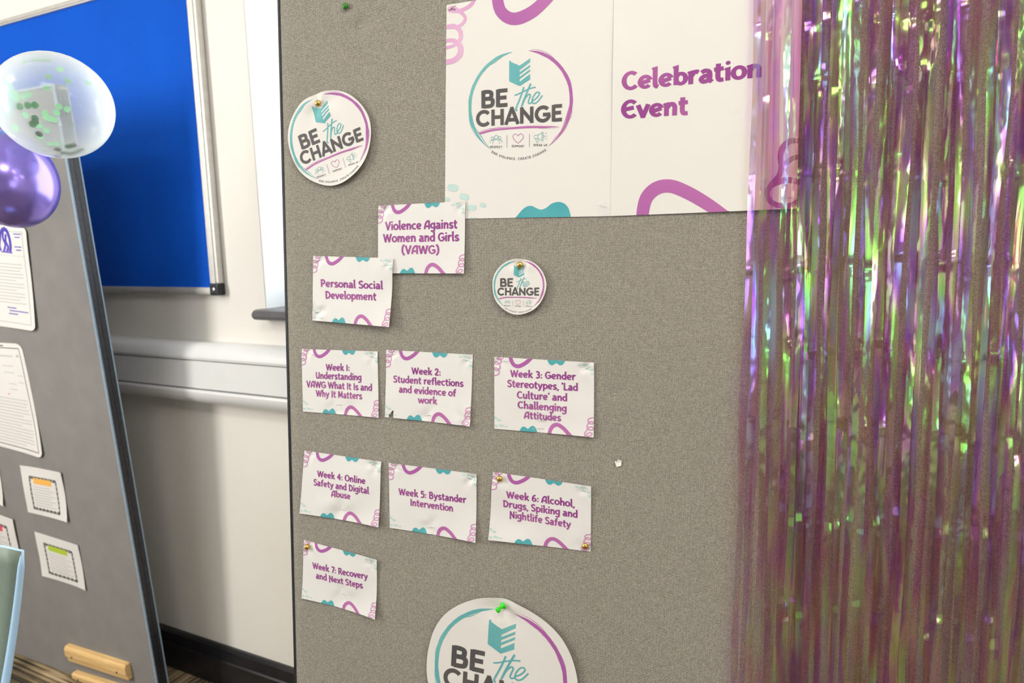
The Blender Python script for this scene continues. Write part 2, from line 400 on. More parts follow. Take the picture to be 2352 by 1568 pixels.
for (a, b, c, d) in ((left_a, left_a+.0035, bot_b, top_b), (right_a-.003, right_a, bot_b, top_b), (left_a+.0035, right_a-.003, bot_b, bot_b+.003), (left_a+.0035, right_a-.003, top_b-.003, top_b)):
    mb = MB(); mb.box(a, b, c, d, -.020, -.0025); bobj(mb, 'edge_trim', M['black_plastic'], board)
# back stay legs, so that it stands
for a in (left_a+.35, right_a-.2):
    zt = bot_b+1.2
    P0 = BO+BU*a+BV*zt-BN*.02; nh = Vector((BN.x, BN.y, 0)).normalized()
    P1 = BO+BU*a+BV*bot_b - nh*.12; P1.z = .008
    inv = BM.inverted(); mb = MB(); mb.tube([inv @ P0, inv @ P1], .008, 10); bobj(mb, 'stay_leg', M['black_plastic'], board, smooth=True)

# ------------------------------------------------------------------ strokes, lettering
def catmull(P, n=6):
    P = [tuple(p) for p in P]; out = []
    for i in range(len(P)-1):
        p0 = P[max(i-1, 0)]; p1 = P[i]; p2 = P[i+1]; p3 = P[min(i+2, len(P)-1)]
        for j in range(n):
            t = j/n
            out.append(tuple(.5*((2*p1[k])+(-p0[k]+p2[k])*t+(2*p0[k]-5*p1[k]+4*p2[k]-p3[k])*t*t+(-p0[k]+3*p1[k]-3*p2[k]+p3[k])*t**3) for k in range(len(p1))))
    out.append(P[-1]); return out
def arc(cx, cy, rx, ry, a0, a1, n=18):
    return [(cx+rx*math.cos(math.radians(a0+(a1-a0)*i/n)), cy+ry*math.sin(math.radians(a0+(a1-a0)*i/n))) for i in range(n+1)]
def strip(P, w, closed=False, taper=None, step=None):
    """ribbon around a polyline: (vertices 2D, faces); P points, w width (number or list)"""
    if step:
        Q = []; W = []
        for i in range(len(P)-1):
            d = math.dist(P[i], P[i+1]); k_ = max(1, int(math.ceil(d/step)))
            for j in range(k_):
                t = j/k_; Q.append((P[i][0]*(1-t)+P[i+1][0]*t, P[i][1]*(1-t)+P[i+1][1]*t))
                if isinstance(w, list): W.append(w[i]*(1-t)+w[i+1]*t)
        Q.append(P[-1])
        if isinstance(w, list): W.append(w[-1]); w = W
        P = Q
    v = []; n = len(P); f = []
    for i, p in enumerate(P):
        if closed: a, b = P[(i-1) % n], P[(i+1) % n]
        else: a, b = P[max(i-1, 0)], P[min(i+1, n-1)]
        d1 = (p[0]-a[0], p[1]-a[1]); d2 = (b[0]-p[0], b[1]-p[1])
        l1_ = math.hypot(*d1); l2_ = math.hypot(*d2)
        if l1_ < 1e-9: d1, l1_ = d2, l2_
        if l2_ < 1e-9: d2, l2_ = d1, l1_
        if l1_ < 1e-9: d1 = d2 = (1, 0); l1_ = l2_ = 1
        d1 = (d1[0]/l1_, d1[1]/l1_); d2 = (d2[0]/l2_, d2[1]/l2_)
        nx_, ny_ = -(d1[1]+d2[1]), d1[0]+d2[0]; L = math.hypot(nx_, ny_) or 1; nx_ /= L; ny_ /= L
        c = max(.5, nx_*-d1[1]+ny_*d1[0])
        ww = (w[i] if isinstance(w, list) else w)/2/c
        v += [(p[0]+nx_*ww, p[1]+ny_*ww), (p[0]-nx_*ww, p[1]-ny_*ww)]
    for i in range(n-1): f.append((2*i+1, 2*i+3, 2*i+2, 2*i))
    if closed: f.append((2*n-1, 1, 0, 2*n-2))
    return v, f
# lower-case x height .5, cap height .7. 's' smooth stroke, 'l' straight stroke, 'a' arc, 'd' dot
A = 'a'; S = 's'; L = 'l'; D = 'd'
G = {
 'a': (.44, [(S, (.08, .39), (.18, .45), (.30, .41), (.335, .28), (.335, .10), (.40, .01)), (S, (.33, .26), (.17, .25), (.07, .15), (.13, .05), (.25, .07), (.33, .17))]),
 'b': (.46, [(L, (.10, .74), (.10, .02)), (A, .25, .245, .15, .19, 0, 360)]),
 'c': (.41, [(A, .24, .25, .17, .20, 48, 312)]),
 'd': (.46, [(L, (.36, .76), (.36, 0)), (A, .22, .245, .15, .19, 0, 360)]),
 'e': (.44, [(A, .23, .25, .165, .20, 18, 318), (L, (.08, .20), (.38, .30))]),
 'f': (.34, [(S, (.33, .69), (.22, .68), (.15, .56), (.145, .3), (.145, 0)), (L, (.02, .44), (.31, .46))]),
 'g': (.45, [(A, .21, .27, .15, .175, 0, 360), (S, (.40, .52), (.355, .42), (.36, .1), (.33, -.10), (.20, -.17), (.05, -.13))]),
 'h': (.46, [(L, (.10, .76), (.10, 0)), (S, (.12, .30), (.20, .42), (.30, .43), (.36, .33), (.36, .15), (.36, 0))]),
 'i': (.20, [(L, (.10, .48), (.10, 0)), (D, .10, .65, .075)]),
 'k': (.44, [(L, (.10, .76), (.10, 0)), (L, (.37, .49), (.16, .24)), (L, (.19, .27), (.40, 0))]),
 'l': (.22, [(S, (.10, .77), (.10, .5), (.10, .2), (.12, .07), (.20, .02))]),
 'm': (.68, [(L, (.10, .49), (.10, 0)), (S, (.12, .30), (.19, .42), (.27, .43), (.325, .33), (.33, .15), (.33, 0)), (S, (.35, .30), (.42, .42), (.50, .43), (.56, .33), (.565, .15), (.565, 0))]),
 'n': (.46, [(L, (.10, .49), (.10, 0)), (S, (.12, .30), (.20, .42), (.30, .43), (.36, .33), (.36, .15), (.36, 0))]),
 'o': (.46, [(A, .23, .25, .17, .20, 0, 360)]),
 'p': (.46, [(L, (.10, .49), (.10, -.20)), (A, .25, .25, .15, .19, 0, 360)]),
 'r': (.35, [(L, (.10, .49), (.10, 0)), (S, (.12, .30), (.18, .41), (.26, .45), (.34, .42))]),
 's': (.38, [(S, (.33, .41), (.21, .455), (.09, .38), (.13, .28), (.27, .21), (.32, .12), (.21, .045), (.05, .09))]),
 't': (.34, [(S, (.15, .66), (.145, .45), (.14, .18), (.19, .06), (.31, .06)), (L, (.02, .45), (.31, .47))]),
 'u': (.46, [(S, (.10, .49), (.10, .2), (.15, .07), (.26, .06), (.34, .17)), (L, (.36, .49), (.36, 0))]),
 'v': (.41, [(L, (.04, .48), (.20, .03), (.37, .49))]),
 'w': (.62, [(L, (.04, .48), (.17, .03), (.31, .42), (.44, .03), (.58, .49))]),
 'x': (.42, [(L, (.05, .48), (.37, .01)), (L, (.37, .49), (.05, .01))]),
 'y': (.43, [(L, (.05, .48), (.21, .06)), (S, (.39, .49), (.26, .16), (.17, -.08), (.05, -.16))]),
 'A': (.52, [(S, (.045, 0), (.075, .22), (.14, .46), (.26, .62), (.42, .66)), (L, (.42, .69), (.42, 0)), (L, (.09, .22), (.42, .24))]),
 'B': (.50, [(L, (.11, .70), (.11, 0)), (S, (.09, .65), (.28, .65), (.37, .53), (.28, .38), (.12, .37)), (S, (.12, .37), (.33, .36), (.42, .20), (.32, .06), (.09, .05))]),
 'C': (.52, [(A, .29, .35, .225, .30, 48, 318)]),
 'D': (.54, [(L, (.11, .70), (.11, 0)), (S, (.09, .65), (.28, .62), (.43, .48), (.44, .25), (.30, .08), (.09, .05))]),
 'E': (.50, [(A, .29, .35, .225, .30, 45, 315), (L, (.08, .34), (.40, .40))]),
 'G': (.56, [(A, .29, .35, .225, .30, 45, 345), (L, (.29, .31), (.52, .33)), (L, (.49, .33), (.49, .10))]),
 'H': (.56, [(L, (.11, .70), (.11, 0)), (L, (.44, .70), (.44, 0)), (L, (.11, .36), (.44, .36))]),
 'I': (.22, [(L, (.11, .70), (.11, 0))]),
 'L': (.42, [(L, (.11, .70), (.11, .05), (.40, .05))]),
 'M': (.64, [(L, (.10, 0), (.12, .66), (.31, .18), (.50, .66), (.53, 0))]),
 'N': (.56, [(L, (.11, 0), (.11, .64), (.44, .06), (.44, .70))]),
 'O': (.58, [(A, .29, .35, .225, .30, 0, 360)]),
 'P': (.47, [(L, (.11, .70), (.11, 0)), (S, (.09, .65), (.30, .64), (.39, .49), (.30, .32), (.12, .30))]),
 'R': (.50, [(L, (.11, .70), (.11, 0)), (S, (.09, .65), (.30, .64), (.38, .50), (.29, .35), (.12, .34)), (L, (.25, .34), (.44, 0))]),
 'S': (.45, [(S, (.39, .58), (.26, .66), (.10, .57), (.13, .42), (.31, .32), (.38, .17), (.26, .04), (.05, .10))]),
 'U': (.54, [(S, (.11, .70), (.11, .3), (.17, .09), (.30, .06), (.41, .20)), (L, (.43, .70), (.43, 0))]),
 'V': (.50, [(L, (.05, .69), (.24, .04), (.45, .70))]),
 'W': (.74, [(L, (.05, .69), (.21, .05), (.36, .62), (.52, .05), (.69, .70))]),
 '1': (.22, [(L, (.11, .64), (.11, 0))]),
 '2': (.44, [(S, (.07, .52), (.17, .64), (.32, .60), (.33, .42), (.20, .22), (.07, .06)), (L, (.06, .055), (.40, .055))]),
 '3': (.44, [(S, (.07, .60), (.22, .64), (.33, .54), (.28, .38), (.17, .36)), (S, (.17, .36), (.31, .34), (.36, .20), (.26, .06), (.06, .07))]),
 '4': (.48, [(S, (.33, .68), (.20, .45), (.06, .24)), (L, (.05, .22), (.44, .24)), (L, (.33, .50), (.33, 0))]),
 '5': (.44, [(L, (.36, .64), (.12, .64), (.11, .37)), (S, (.11, .37), (.27, .42), (.37, .25), (.28, .07), (.06, .06))]),
 '6': (.46, [(S, (.36, .64), (.18, .55), (.09, .32), (.09, .2)), (A, .23, .20, .145, .15, 0, 360)]),
 '7': (.42, [(L, (.05, .64), (.38, .64), (.17, 0))]),
 ':': (.20, [(D, .10, .08, .07), (D, .10, .36, .07)]),
 ',': (.18, [(S, (.09, .08), (.10, .02), (.05, -.10))]),
 '.': (.16, [(D, .08, .05, .06)]),
 "'": (.16, [(S, (.09, .72), (.09, .64), (.05, .54))]),
 '(': (.28, [(S, (.23, .76), (.10, .55), (.09, .15), (.23, -.10))]),
 ')': (.28, [(S, (.05, .76), (.18, .55), (.19, .15), (.05, -.10))]),
 ' ': (.22, []),
}
GS = {   # plain geometric capitals, cap height .7, uniform stroke
 'A': (.66, [(L, (.05, 0), (.33, .70), (.61, 0)), (L, (.16, .20), (.50, .20))]),
 'B': (.58, [(L, (.12, .70), (.12, 0)), (S, (.12, .64), (.30, .64), (.42, .60), (.44, .50), (.40, .39), (.28, .36), (.12, .36)), (S, (.12, .36), (.34, .36), (.47, .31), (.49, .20), (.45, .09), (.32, .06), (.12, .06))]),
 'C': (.68, [(A, .37, .35, .29, .29, 40, 320)]),
 'D': (.66, [(L, (.12, .70), (.12, 0)), (S, (.12, .64), (.32, .63), (.50, .54), (.55, .35), (.50, .16), (.32, .07), (.12, .06))]),
 'E': (.53, [(L, (.12, .70), (.12, 0)), (L, (.12, .64), (.49, .64)), (L, (.12, .36), (.45, .36)), (L, (.12, .06), (.49, .06))]),
 'G': (.72, [(A, .37, .35, .29, .29, 42, 350), (L, (.37, .32), (.70, .32))]),
 'H': (.66, [(L, (.12, .70), (.12, 0)), (L, (.54, .70), (.54, 0)), (L, (.12, .36), (.54, .36))]),
 'I': (.24, [(L, (.12, .70), (.12, 0))]),
 'K': (.60, [(L, (.12, .70), (.12, 0)), (L, (.53, .70), (.16, .33)), (L, (.25, .40), (.56, 0))]),
 'L': (.48, [(L, (.12, .70), (.12, 0)), (L, (.12, .06), (.45, .06))]),
 'N': (.70, [(L, (.12, .70), (.12, 0)), (L, (.12, .62), (.57, .08)), (L, (.57, .70), (.57, 0))]),
 'O': (.74, [(A, .37, .35, .29, .29, 0, 360)]),
 'P': (.56, [(L, (.12, .70), (.12, 0)), (S, (.12, .64), (.32, .64), (.45, .58), (.47, .46), (.42, .33), (.30, .28), (.12, .28))]),
 'R': (.60, [(L, (.12, .70), (.12, 0)), (S, (.12, .64), (.32, .64), (.45, .58), (.47, .46), (.42, .33), (.30, .28), (.12, .28)), (L, (.30, .28), (.52, 0))]),
 'S': (.54, [(S, (.46, .55), (.37, .64), (.20, .63), (.11, .52), (.18, .40), (.38, .32), (.46, .19), (.37, .07), (.20, .05), (.08, .15))]),
 'T': (.54, [(L, (.27, .70), (.27, 0)), (L, (.03, .64), (.51, .64))]),
 'U': (.66, [(S, (.12, .70), (.12, .45), (.13, .22), (.22, .08), (.33, .05), (.44, .08), (.53, .22), (.54, .45), (.54, .70))]),
 'V': (.64, [(L, (.05, .70), (.32, .03), (.59, .70))]),
 '.': (.20, [(D, .10, .05, .05)]), ' ': (.28, []),
}
def glyph_shapes(ch, font, w):
    """list of (verts, faces) for a glyph with stroke width w"""
    adv, st = font[ch]; out = []
    if font is G and ch in 'bhiklmnpruBDPRdKN':
        x = {'d': .36}.get(ch, st[0][1][0]); y = st[0][1][1] if ch != 'd' else .76; out.append(([(x-w/2-.045, y-.035), (x+w/2, y+.035), (x+w/2, y-.12), (x-w/2, y-.10)], [(3, 2, 1, 0)]))
    for s in st:
        if s[0] == S:
            P = catmull(s[1:], 6); out.append(strip(P, w))
        elif s[0] == L: out.append(strip(list(s[1:]), w, step=.08) if len(s) == 3 else poly_join(s[1:], w))
        elif s[0] == A:
            full = abs(s[6]-s[5]) >= 360; P = arc(*s[1:], n=22)
            if full: P = P[:-1]
            if font is G:   # slight pen contrast: thinner at top and bottom
                W = [w*(1.08-.22*abs(math.sin(math.radians(s[5]+(s[6]-s[5])*i/22)))) for i in range(len(P))]
            else: W = w
            out.append(strip(P, W, closed=full))
        elif s[0] == D:
            n = 12; v = [(s[1], s[2])]+[(s[1]+s[3]*math.cos(2*PI*i/n), s[2]+s[3]*math.sin(2*PI*i/n)) for i in range(n)]
            out.append((v, [(0, 1+i, 1+(i+1) % n) for i in range(n)]))
    return adv, out
def poly_join(P, w):
    v = []; f = []
    for i in range(len(P)-1):
        a, b = P[i], P[i+1]
        if i > 0 or i < len(P)-2:
            L_ = math.dist(a, b); dx, dy = (b[0]-a[0])/L_*w*.28, (b[1]-a[1])/L_*w*.28
            if i > 0: a = (a[0]-dx, a[1]-dy)
            if i < len(P)-2: b = (b[0]+dx, b[1]+dy)
        vv, ff = strip([a, b], w, step=.08); k_ = len(v); v += vv; f += [tuple(q+k_ for q in t) for t in ff]
    return v, f
def text_shapes(txt, font, w, track=0):
    x = 0; out = []
    for ch in txt:
        adv, sh = glyph_shapes(ch, font, w)
        for v, f in sh: out.append(([(p[0]+x, p[1]) for p in v], f))
        x += adv+track
    return x-track, out

class Sheet:
    """a sheet of paper on the board: outline, relief z(a,b), and print that follows it"""
    def __init__(s, corners, base=.0015, amp=.0010, lifts=(0, 0, 0, 0), pins=(), seed=0, curl=0):
        s.c = [Vector(p) for p in corners]        # TL TR BR BL in board coordinates
        s.o = sum(s.c, Vector((0, 0)))/4
        s.base = base; s.lifts = lifts; s.pins = list(pins); s.curl = curl
        r = random.Random(seed)
        s.bumps = [(r.uniform(0, 1), r.uniform(0, 1), r.uniform(.12, .3), r.uniform(-amp*.6, amp*1.2)) for _ in range(7)]
        s.ex = ((s.c[1]-s.c[0])+(s.c[2]-s.c[3]))/2; s.ey = ((s.c[3]-s.c[0])+(s.c[2]-s.c[1]))/2
        s.extra = None; s.zlayer = 0; s.holes = None
    def uv2ab(s, u, v):
        return s.c[0]*(1-u)*(1-v)+s.c[1]*u*(1-v)+s.c[2]*u*v+s.c[3]*(1-u)*v
    def ab2uv(s, a, b):
        d = Vector((a, b))-s.o; det = s.ex.x*s.ey.y-s.ex.y*s.ey.x
        return (d.x*s.ey.y-d.y*s.ey.x)/det+.5, (s.ex.x*d.y-s.ex.y*d.x)/det+.5
    def z(s, a, b):
        u, v = s.ab2uv(a, b); z = s.base
        for (x, y, sg, am) in s.bumps: z += am*(1+math.tanh(1*0))*math.exp(-((u-x)**2+(v-y)**2)/(2*sg*sg))
        tl, tr_, br, bl = s.lifts
        z += tl*max(0, 1-(u+v)*1.6)**2 + tr_*max(0, 1-((1-u)+v)*1.6)**2 + br*max(0, 1-((1-u)+(1-v))*1.6)**2 + bl*max(0, 1-(u+(1-v))*1.6)**2
        z += s.curl*((v-.5)**2)*4*.5 
        for (pa, pb, rad, dep) in s.pins:
            q = math.hypot(a-pa, b-pb)/rad
            if q < 4:
                an = math.atan2(b-pb, a-pa)
                z += -dep*math.exp(-q*q) + dep*.35*math.exp(-(q-1.3)**2)*math.cos(an*3+pa*50)
        if s.extra: z += s.extra(a, b, u, v)
        return max(z, .0005)
    def obj_matrix(s): return BM @ Matrix.Translation((s.o.x, s.o.y, 0))
    def build_quad(s, name, m, nx=58, ny=44, edge=None, holes=None, **tags):
        s.root = empty(name, s.obj_matrix(), **tags); s.holes = holes
        if holes: nx, ny = 110, 80
        v = []; f = []
        for j in range(ny+1):
            for i in range(nx+1):
                u, w = i/nx, j/ny
                if edge: u, w = edge(u, w)
                p = s.uv2ab(u, w); v.append((p.x-s.o.x, p.y-s.o.y, s.z(p.x, p.y)))
        for j in range(ny):
            for i in range(nx):
                if holes and holes((i+.5)/nx, (j+.5)/ny): continue
                k_ = j*(nx+1)+i; f.append((k_+nx+1, k_+nx+2, k_+1, k_))
        n0 = len(v); o = mesh_obj('sheet', v, f, m, s.root, smooth=True)
        return s.root
    def build_disc(s, name, m, R, ring=None, **tags):
        s.root = empty(name, s.obj_matrix(), **tags); v = [(0, 0, s.z(s.o.x, s.o.y))]; f = []; nr, na = 30, 110
        for j in range(1, nr+1):
            for i in range(na):
                an = 2*PI*i/na; r = R*j/nr*(1+(ring(an) if ring else 0)*(j/nr)**3)
                a, b = r*math.cos(an), r*math.sin(an); v.append((a, b, s.z(a+s.o.x, b+s.o.y)))
        for i in range(na):
            f.append((0, 1+i, 1+(i+1) % na))
            for j in range(nr-1): f.append((1+j*na+i, 1+(j+1)*na+i, 1+(j+1)*na+(i+1) % na, 1+j*na+(i+1) % na))
        o = mesh_obj('sheet', v, f, m, s.root, smooth=True)
        return s.root
    def prnt(s, name, shapes, fn, m, clip=False, lift=None):
        """shapes in design coordinates, fn(x,y) -> (a,b) board coordinates"""
        s.zlayer += 1; eps = .00014+.000018*s.zlayer if lift is None else lift
        V = []; F = []
        for si, (v, f) in enumerate(shapes):
            k_ = len(V)
            for p in v:
                a, b = fn(*p)
                if clip:
                    a, b = s.clip(a, b)
                V.append((a-s.o.x, b-s.o.y, s.z(a, b)+eps+7e-6*(si % 4)))
            F += [tuple(q+k_ for q in t) for t in f]
        if s.holes:
            F = [t for t in F if not s.holes(*s.inv(sum(V[q][0] for q in t)/len(t)+s.o.x, sum(V[q][1] for q in t)/len(t)+s.o.y))]
        o = mesh_obj(name, V, F, m, s.root, smooth=True)
        if any(w_ in name for w_ in ('dab', 'text', 'icon', 'border', 'squiggle', 'blob', 'figure', 'note', 'caption', 'small_lettering', 'lettering', 'arc', 'underline', 'book', 'drawing')): o['kind'] = 'stuff'
        return o
    def clip(s, a, b):
        u, v = s.inv(a, b)
        if 0 <= u <= 1 and 0 <= v <= 1: return a, b
        p = s.uv2ab(min(max(u, 0), 1), min(max(v, 0), 1)); return p.x, p.y
    def inv(s, a, b):
        u, v = s.ab2uv(a, b)
        for _ in range(4):
            p = s.uv2ab(u, v); du = (a-p.x, b-p.y)
            ex = (s.c[1]-s.c[0])*(1-v)+(s.c[2]-s.c[3])*v; ey = (s.c[3]-s.c[0])*(1-u)+(s.c[2]-s.c[1])*u
            det = ex.x*ey.y-ex.y*ey.x
            u += (du[0]*ey.y-du[1]*ey.x)/det; v += (ex.x*du[1]-ex.y*du[0])/det
        return u, v
    def text(s, txt, pa, pb, cap, m, font=G, w=.14, name='lettering'):
        """text from photo point pa to photo point pb (baseline), cap height in photo pixels"""
        a0, b0 = bab(*pa); a1, b1 = bab(*pb)
        adv, sh = text_shapes(txt, font, w)
        mid = ((pa[0]+pb[0])/2, (pa[1]+pb[1])/2)
        q0 = Vector(bab(*mid)); q1 = Vector(bab(mid[0], mid[1]-cap)); hgt = (q1-q0).length
        ux, uy = (a1-a0)/adv, (b1-b0)/adv
        fn = lambda x, y: (a0+ux*x, b0+uy*x+hgt/.7*y)
        return sh, fn

def staple(sheet, px, py, ang=0, length=.011):
    a, b = bab(px, py); r = .00028; dx, dy = math.cos(ang)*length/2, math.sin(ang)*length/2
    z = sheet.z(a, b)+.0007; o = sheet.o; mb = MB()
    z0, z1 = max(.0004, sheet.z(a-dx, b-dy)-.0004), max(.0004, sheet.z(a+dx, b+dy)-.0004)
    mb.tube([(a-dx-o.x, b-dy-o.y, z0), (a-dx-o.x, b-dy-o.y, z), (a+dx-o.x, b+dy-o.y, z), (a+dx-o.x, b+dy-o.y, z1)], r, 6)
    mb.build('staple', M['steel'], sheet.root, smooth=True)

# ---- card decoration shared by all the week cards (u, v template)
def tri_band(top, bot):
    v = []; f = []
    for p, q in zip(top, bot): v += [p, q]
    for i in range(len(top)-1): f.append((2*i, 2*i+1, 2*i+3, 2*i+2))
    return v, f
def dab(x, y, w, h, rot=0, n=10):
    v = [(x, y)]
    for i in range(n):
        a = 2*PI*i/n; cx, cy = math.copysign(abs(math.cos(a))**.6, math.cos(a))*w/2, math.copysign(abs(math.sin(a))**.6, math.sin(a))*h/2
        v.append((x+cx*math.cos(rot)-cy*math.sin(rot), y+cx*math.sin(rot)+cy*math.cos(rot)))
    return v, [(0, 1+i, 1+(i+1) % n) for i in range(n)]
def flip_y(sh): return [(v, [t[::-1] for t in f]) for v, f in sh]
ASP = 1.414
def aniso(P, w, step=.02):         # stroke in uv where v is shorter than u
    v, f = strip([(x, y/ASP) for x, y in P], w, step=step); return [(x, y*ASP) for x, y in v], f
def bumps2(u0, u1, v0, h1, h2):
    us = np.linspace(0, 1, 25); top = []; bot = []
    for t in us:
        e = min(1, (t/.10)**.6 if t < .10 else 1, ((1-t)/.12)**.6 if t > .88 else 1)
        g1, g2 = abs(h1), abs(h2)
        h = math.copysign(max(g1*math.exp(-((t-.26)/.27)**2), g2*math.exp(-((t-.74)/.28)**2)*1.05, min(g1, g2)*.62*math.exp(-((t-.5)/.4)**2))*e, h1)
        top.append((u0+(u1-u0)*t, v0)); bot.append((u0+(u1-u0)*t, v0+h))
    return tri_band(top, bot)
def decorate(s):
    fn = lambda u, v: tuple(s.uv2ab(u, v))
    s.prnt('loop_print', flip_y([aniso(catmull([(.165, -.06), (.175, .03), (.205, .095), (.25, .11), (.305, .075), (.355, .02), (.40, -.06)], 6), .038)]), fn, M['purple_dec'], clip=True)
    s.prnt('arch_print', flip_y([aniso(catmull([(.56, 1.06), (.57, .96), (.60, .895), (.645, .875), (.70, .915), (.75, .98), (.81, 1.07)], 6), .038)]), fn, M['purple_dec'], clip=True)
    s.prnt('blob_print', flip_y([bumps2(.54, .72, 0, .07, .06), bumps2(.26, .44, 1, -.065, -.08)]), fn, M['dark_teal'], clip=True)
    P1 = [(.10, -.02), (.085, .02), (.05, .035), (.03, .02), (.05, .0), (.07, .04), (.06, .085), (.02, .10), (.0, .08), (.02, .065), (.055, .10), (.058, .155), (.02, .185), (.0, .16), (.02, .15), (.048, .18), (.045, .235), (-.01, .262)]
    P2 = [(1.01, .735), (.955, .755), (.945, .80), (.98, .825), (1.0, .80), (.965, .795), (.935, .85), (.945, .90), (.99, .90), (.99, .865), (.95, .875), (.925, .93), (.91, .97), (.95, .99), (.985, .96), (.96, .94), (.92, .985), (.90, 1.02)]
    s.prnt('squiggle_print', flip_y([aniso(catmull(P1, 4), .0115), aniso(catmull(P2, 4), .0115)]), fn, M['pink'], clip=True)
    D_ = [(.86, .04, .035, .03), (.915, .035, .05, .035), (.96, .05, .03, .028), (.93, .085, .04, .03), (.975, .10, .03, .03), (.985, .155, .04, .035), (.012, .84, .035, .03), (.05, .87, .045, .03), (.02, .955, .03, .03), (.075, .945, .055, .03), (.125, .955, .025, .02)]
    s.prnt('dab_print', flip_y([dab(*d[:4], rot=.25) for d in D_]), fn, M['pale_teal'], clip=True)

def z3(x, y): return (700+x*.2551, 440+y*.2551)
def z4(x, y): return (680+x*.3061, 780+y*.3061)
def z5(x, y): return (680+x*.3061, 1020+y*.3061)
def z1(x, y): return (1000+x*.3827, y*.3827)
def card(cn, zf, lines, label, base=.0015, lifts=(0, .002, .003, 0), pins=(), seed=0, amp=.0010, staples=(), w=.14, holes=None, edge=None, tape=None):
    s = Sheet([bab(*p) for p in cn], base, amp, lifts, [(*bab(x, y), r, d) for x, y, r, d in list(pins)+[(cn[0][0]+13, cn[0][1]+10, .006, .0016), (cn[1][0]-14, cn[1][1]+11, .006, .0014)]], seed)
    s.build_quad('title_card', M['paper_card'], edge=edge, holes=holes, label=label, cat='card', group='printed title cards pinned to the display board')
    decorate(s)
    shp = []
    for (txt, x0, x1, y0, y1, cap) in lines:
        sh, fn = s.text(txt, zf(x0, y0), zf(x1, y1), cap, None, G, w)
        for v, f in sh: shp.append(([fn(*p) for p in v], f))
    s.prnt('lettering', shp, lambda a, b: (a, b), M['purple'])
    for st in staples: staple(s, *st)
    return s

# ------------------------------------------------------------------ poster: two large sheets
def poster_extra(a, b, u, v): return .0
s1 = Sheet([bab(*p) for p in ((1026, 12), (1414, -52), (1404.5, 496.5), (1022, 503))], .0012, .0012, (0, 0, 0, 0), [(*bab(1038, 20), .012, .0006)], 11)
s1.build_quad('poster_sheet', M['paper'], 64, 64, label='large off-white poster sheet with the round BE the CHANGE logo', cat='poster', group='two joined poster sheets at the top of the board')
s2 = Sheet([bab(*p) for p in ((1411.5, -50), (1846, -118), (1829, 480), (1403, 496.5))], .0024, .0012, (0, 0, .004, 0), [], 12)
s2.build_quad('poster_sheet', M['paper'], 64, 64, label='large off-white poster sheet reading Celebration Event, under the foil curtain', cat='poster', group='two joined poster sheets at the top of the board')
pz = lambda x, y: bab(*z1(x, y))
def pstrip(P, w, n=6, zf=pz, step=8): 
    v, f = strip(catmull(P, n), w, step=step) if not isinstance(w, list) else strip(catmull([(p[0], p[1], q) for p, q in zip(P, w)], n), 1)
    return v, [t[::-1] for t in f]
def pstrip_w(P, W, n=8):           # smooth stroke with varying width, y downwards
    C = catmull([(p[0], p[1], q) for p, q in zip(P, W)], n)
    v, f = strip([(c[0], c[1]) for c in C], [max(.3, c[2]) for c in C]); return v, [t[::-1] for t in f]
s1.prnt('loop_print', [pstrip_w([(378, -60), (374, -5), (392, 65), (440, 108), (500, 112), (580, 75), (650, 15), (720, -60)], [68]*2+[70, 74, 76, 74, 70, 66])], pz, M['purple_dec'], clip=True)
s1.prnt('squiggle_print', [pstrip_w([(245, -30), (215, 30), (150, 65), (90, 60), (110, 50), (165, 85), (180, 120), (140, 160), (60, 165)], [18, 22, 24, 30, 26, 20, 18, 20, 22]),
    pstrip_w([(50, 170), (110, 158), (150, 190), (150, 240), (110, 275), (60, 290)], [22, 28, 26, 24, 18, 22]), pstrip_w([(50, 250), (110, 245), (150, 280), (148, 330), (110, 365), (50, 378)], [20, 26, 32, 34, 32, 34])], pz, M['pale_pink'], clip=True)
blobt = [(480, 1310), (520, 1262), (550, 1240), (580, 1236), (610, 1250), (635, 1258), (665, 1248), (700, 1222), (740, 1212), (775, 1222), (800, 1250), (812, 1290), (814, 1312)]
bt = catmull(blobt, 4); s1.prnt('blob_print', [(lambda t: (t[0], [q[::-1] for q in t[1]]))(tri_band([(p[0], 1330) for p in bt], bt))], pz, M['dark_teal'], clip=True)
s1.prnt('dab_print', [(lambda d: (d[0], [q[::-1] for q in d[1]]))(dab(*q)) for q in ((105, 1127, 66, 44, .15), (175, 1181, 60, 40, .25), (70, 1196, 36, 24, .2), (217, 1246, 62, 34, .02), (287, 1231, 38, 26, .2), (230, 1308, 40, 10, 0))], pz, M['pale_teal'], clip=True)
s2.prnt('arch_print', [pstrip_w([(1245, 1350), (1246, 1270), (1270, 1185), (1330, 1130), (1410, 1118), (1500, 1150), (1600, 1205), (1690, 1265), (1790, 1340)], [72, 74, 78, 80, 80, 80, 78, 74, 70])], pz, M['purple_dec'], clip=True)
s2.prnt('squiggle_print', [pstrip_w([(2200, 850), (2130, 850), (2085, 885), (2070, 940), (2075, 1000), (2060, 1060), (2010, 1110)], [30, 34, 36, 36, 34, 34, 30]),
    pstrip_w([(2210, 950), (2150, 950), (2100, 985), (2090, 1000)], [30, 30, 28, 20]), pstrip_w([(2210, 1110), (2140, 1085), (2070, 1090), (2010, 1120), (1990, 1170), (2020, 1220), (2090, 1240), (2150, 1225), (2200, 1180)], [34, 36, 36, 34, 32, 32, 34, 30, 26])], pz, M['purple_dec'], clip=True)
for t_, x0, x1, y0, y1, cap in (('Celebration', 1122, 1960, 548, 466, 112*.3827), ('Event', 1118, 1520, 716, 689, 110*.3827)):
    sh, fn = s2.text(t_, z1(x0, y0), z1(x1, y1), cap, None, G, .155)
    s2.prnt('lettering', [([fn(*p) for p in v], f) for v, f in sh], lambda a, b: (a, b), M['purple'])
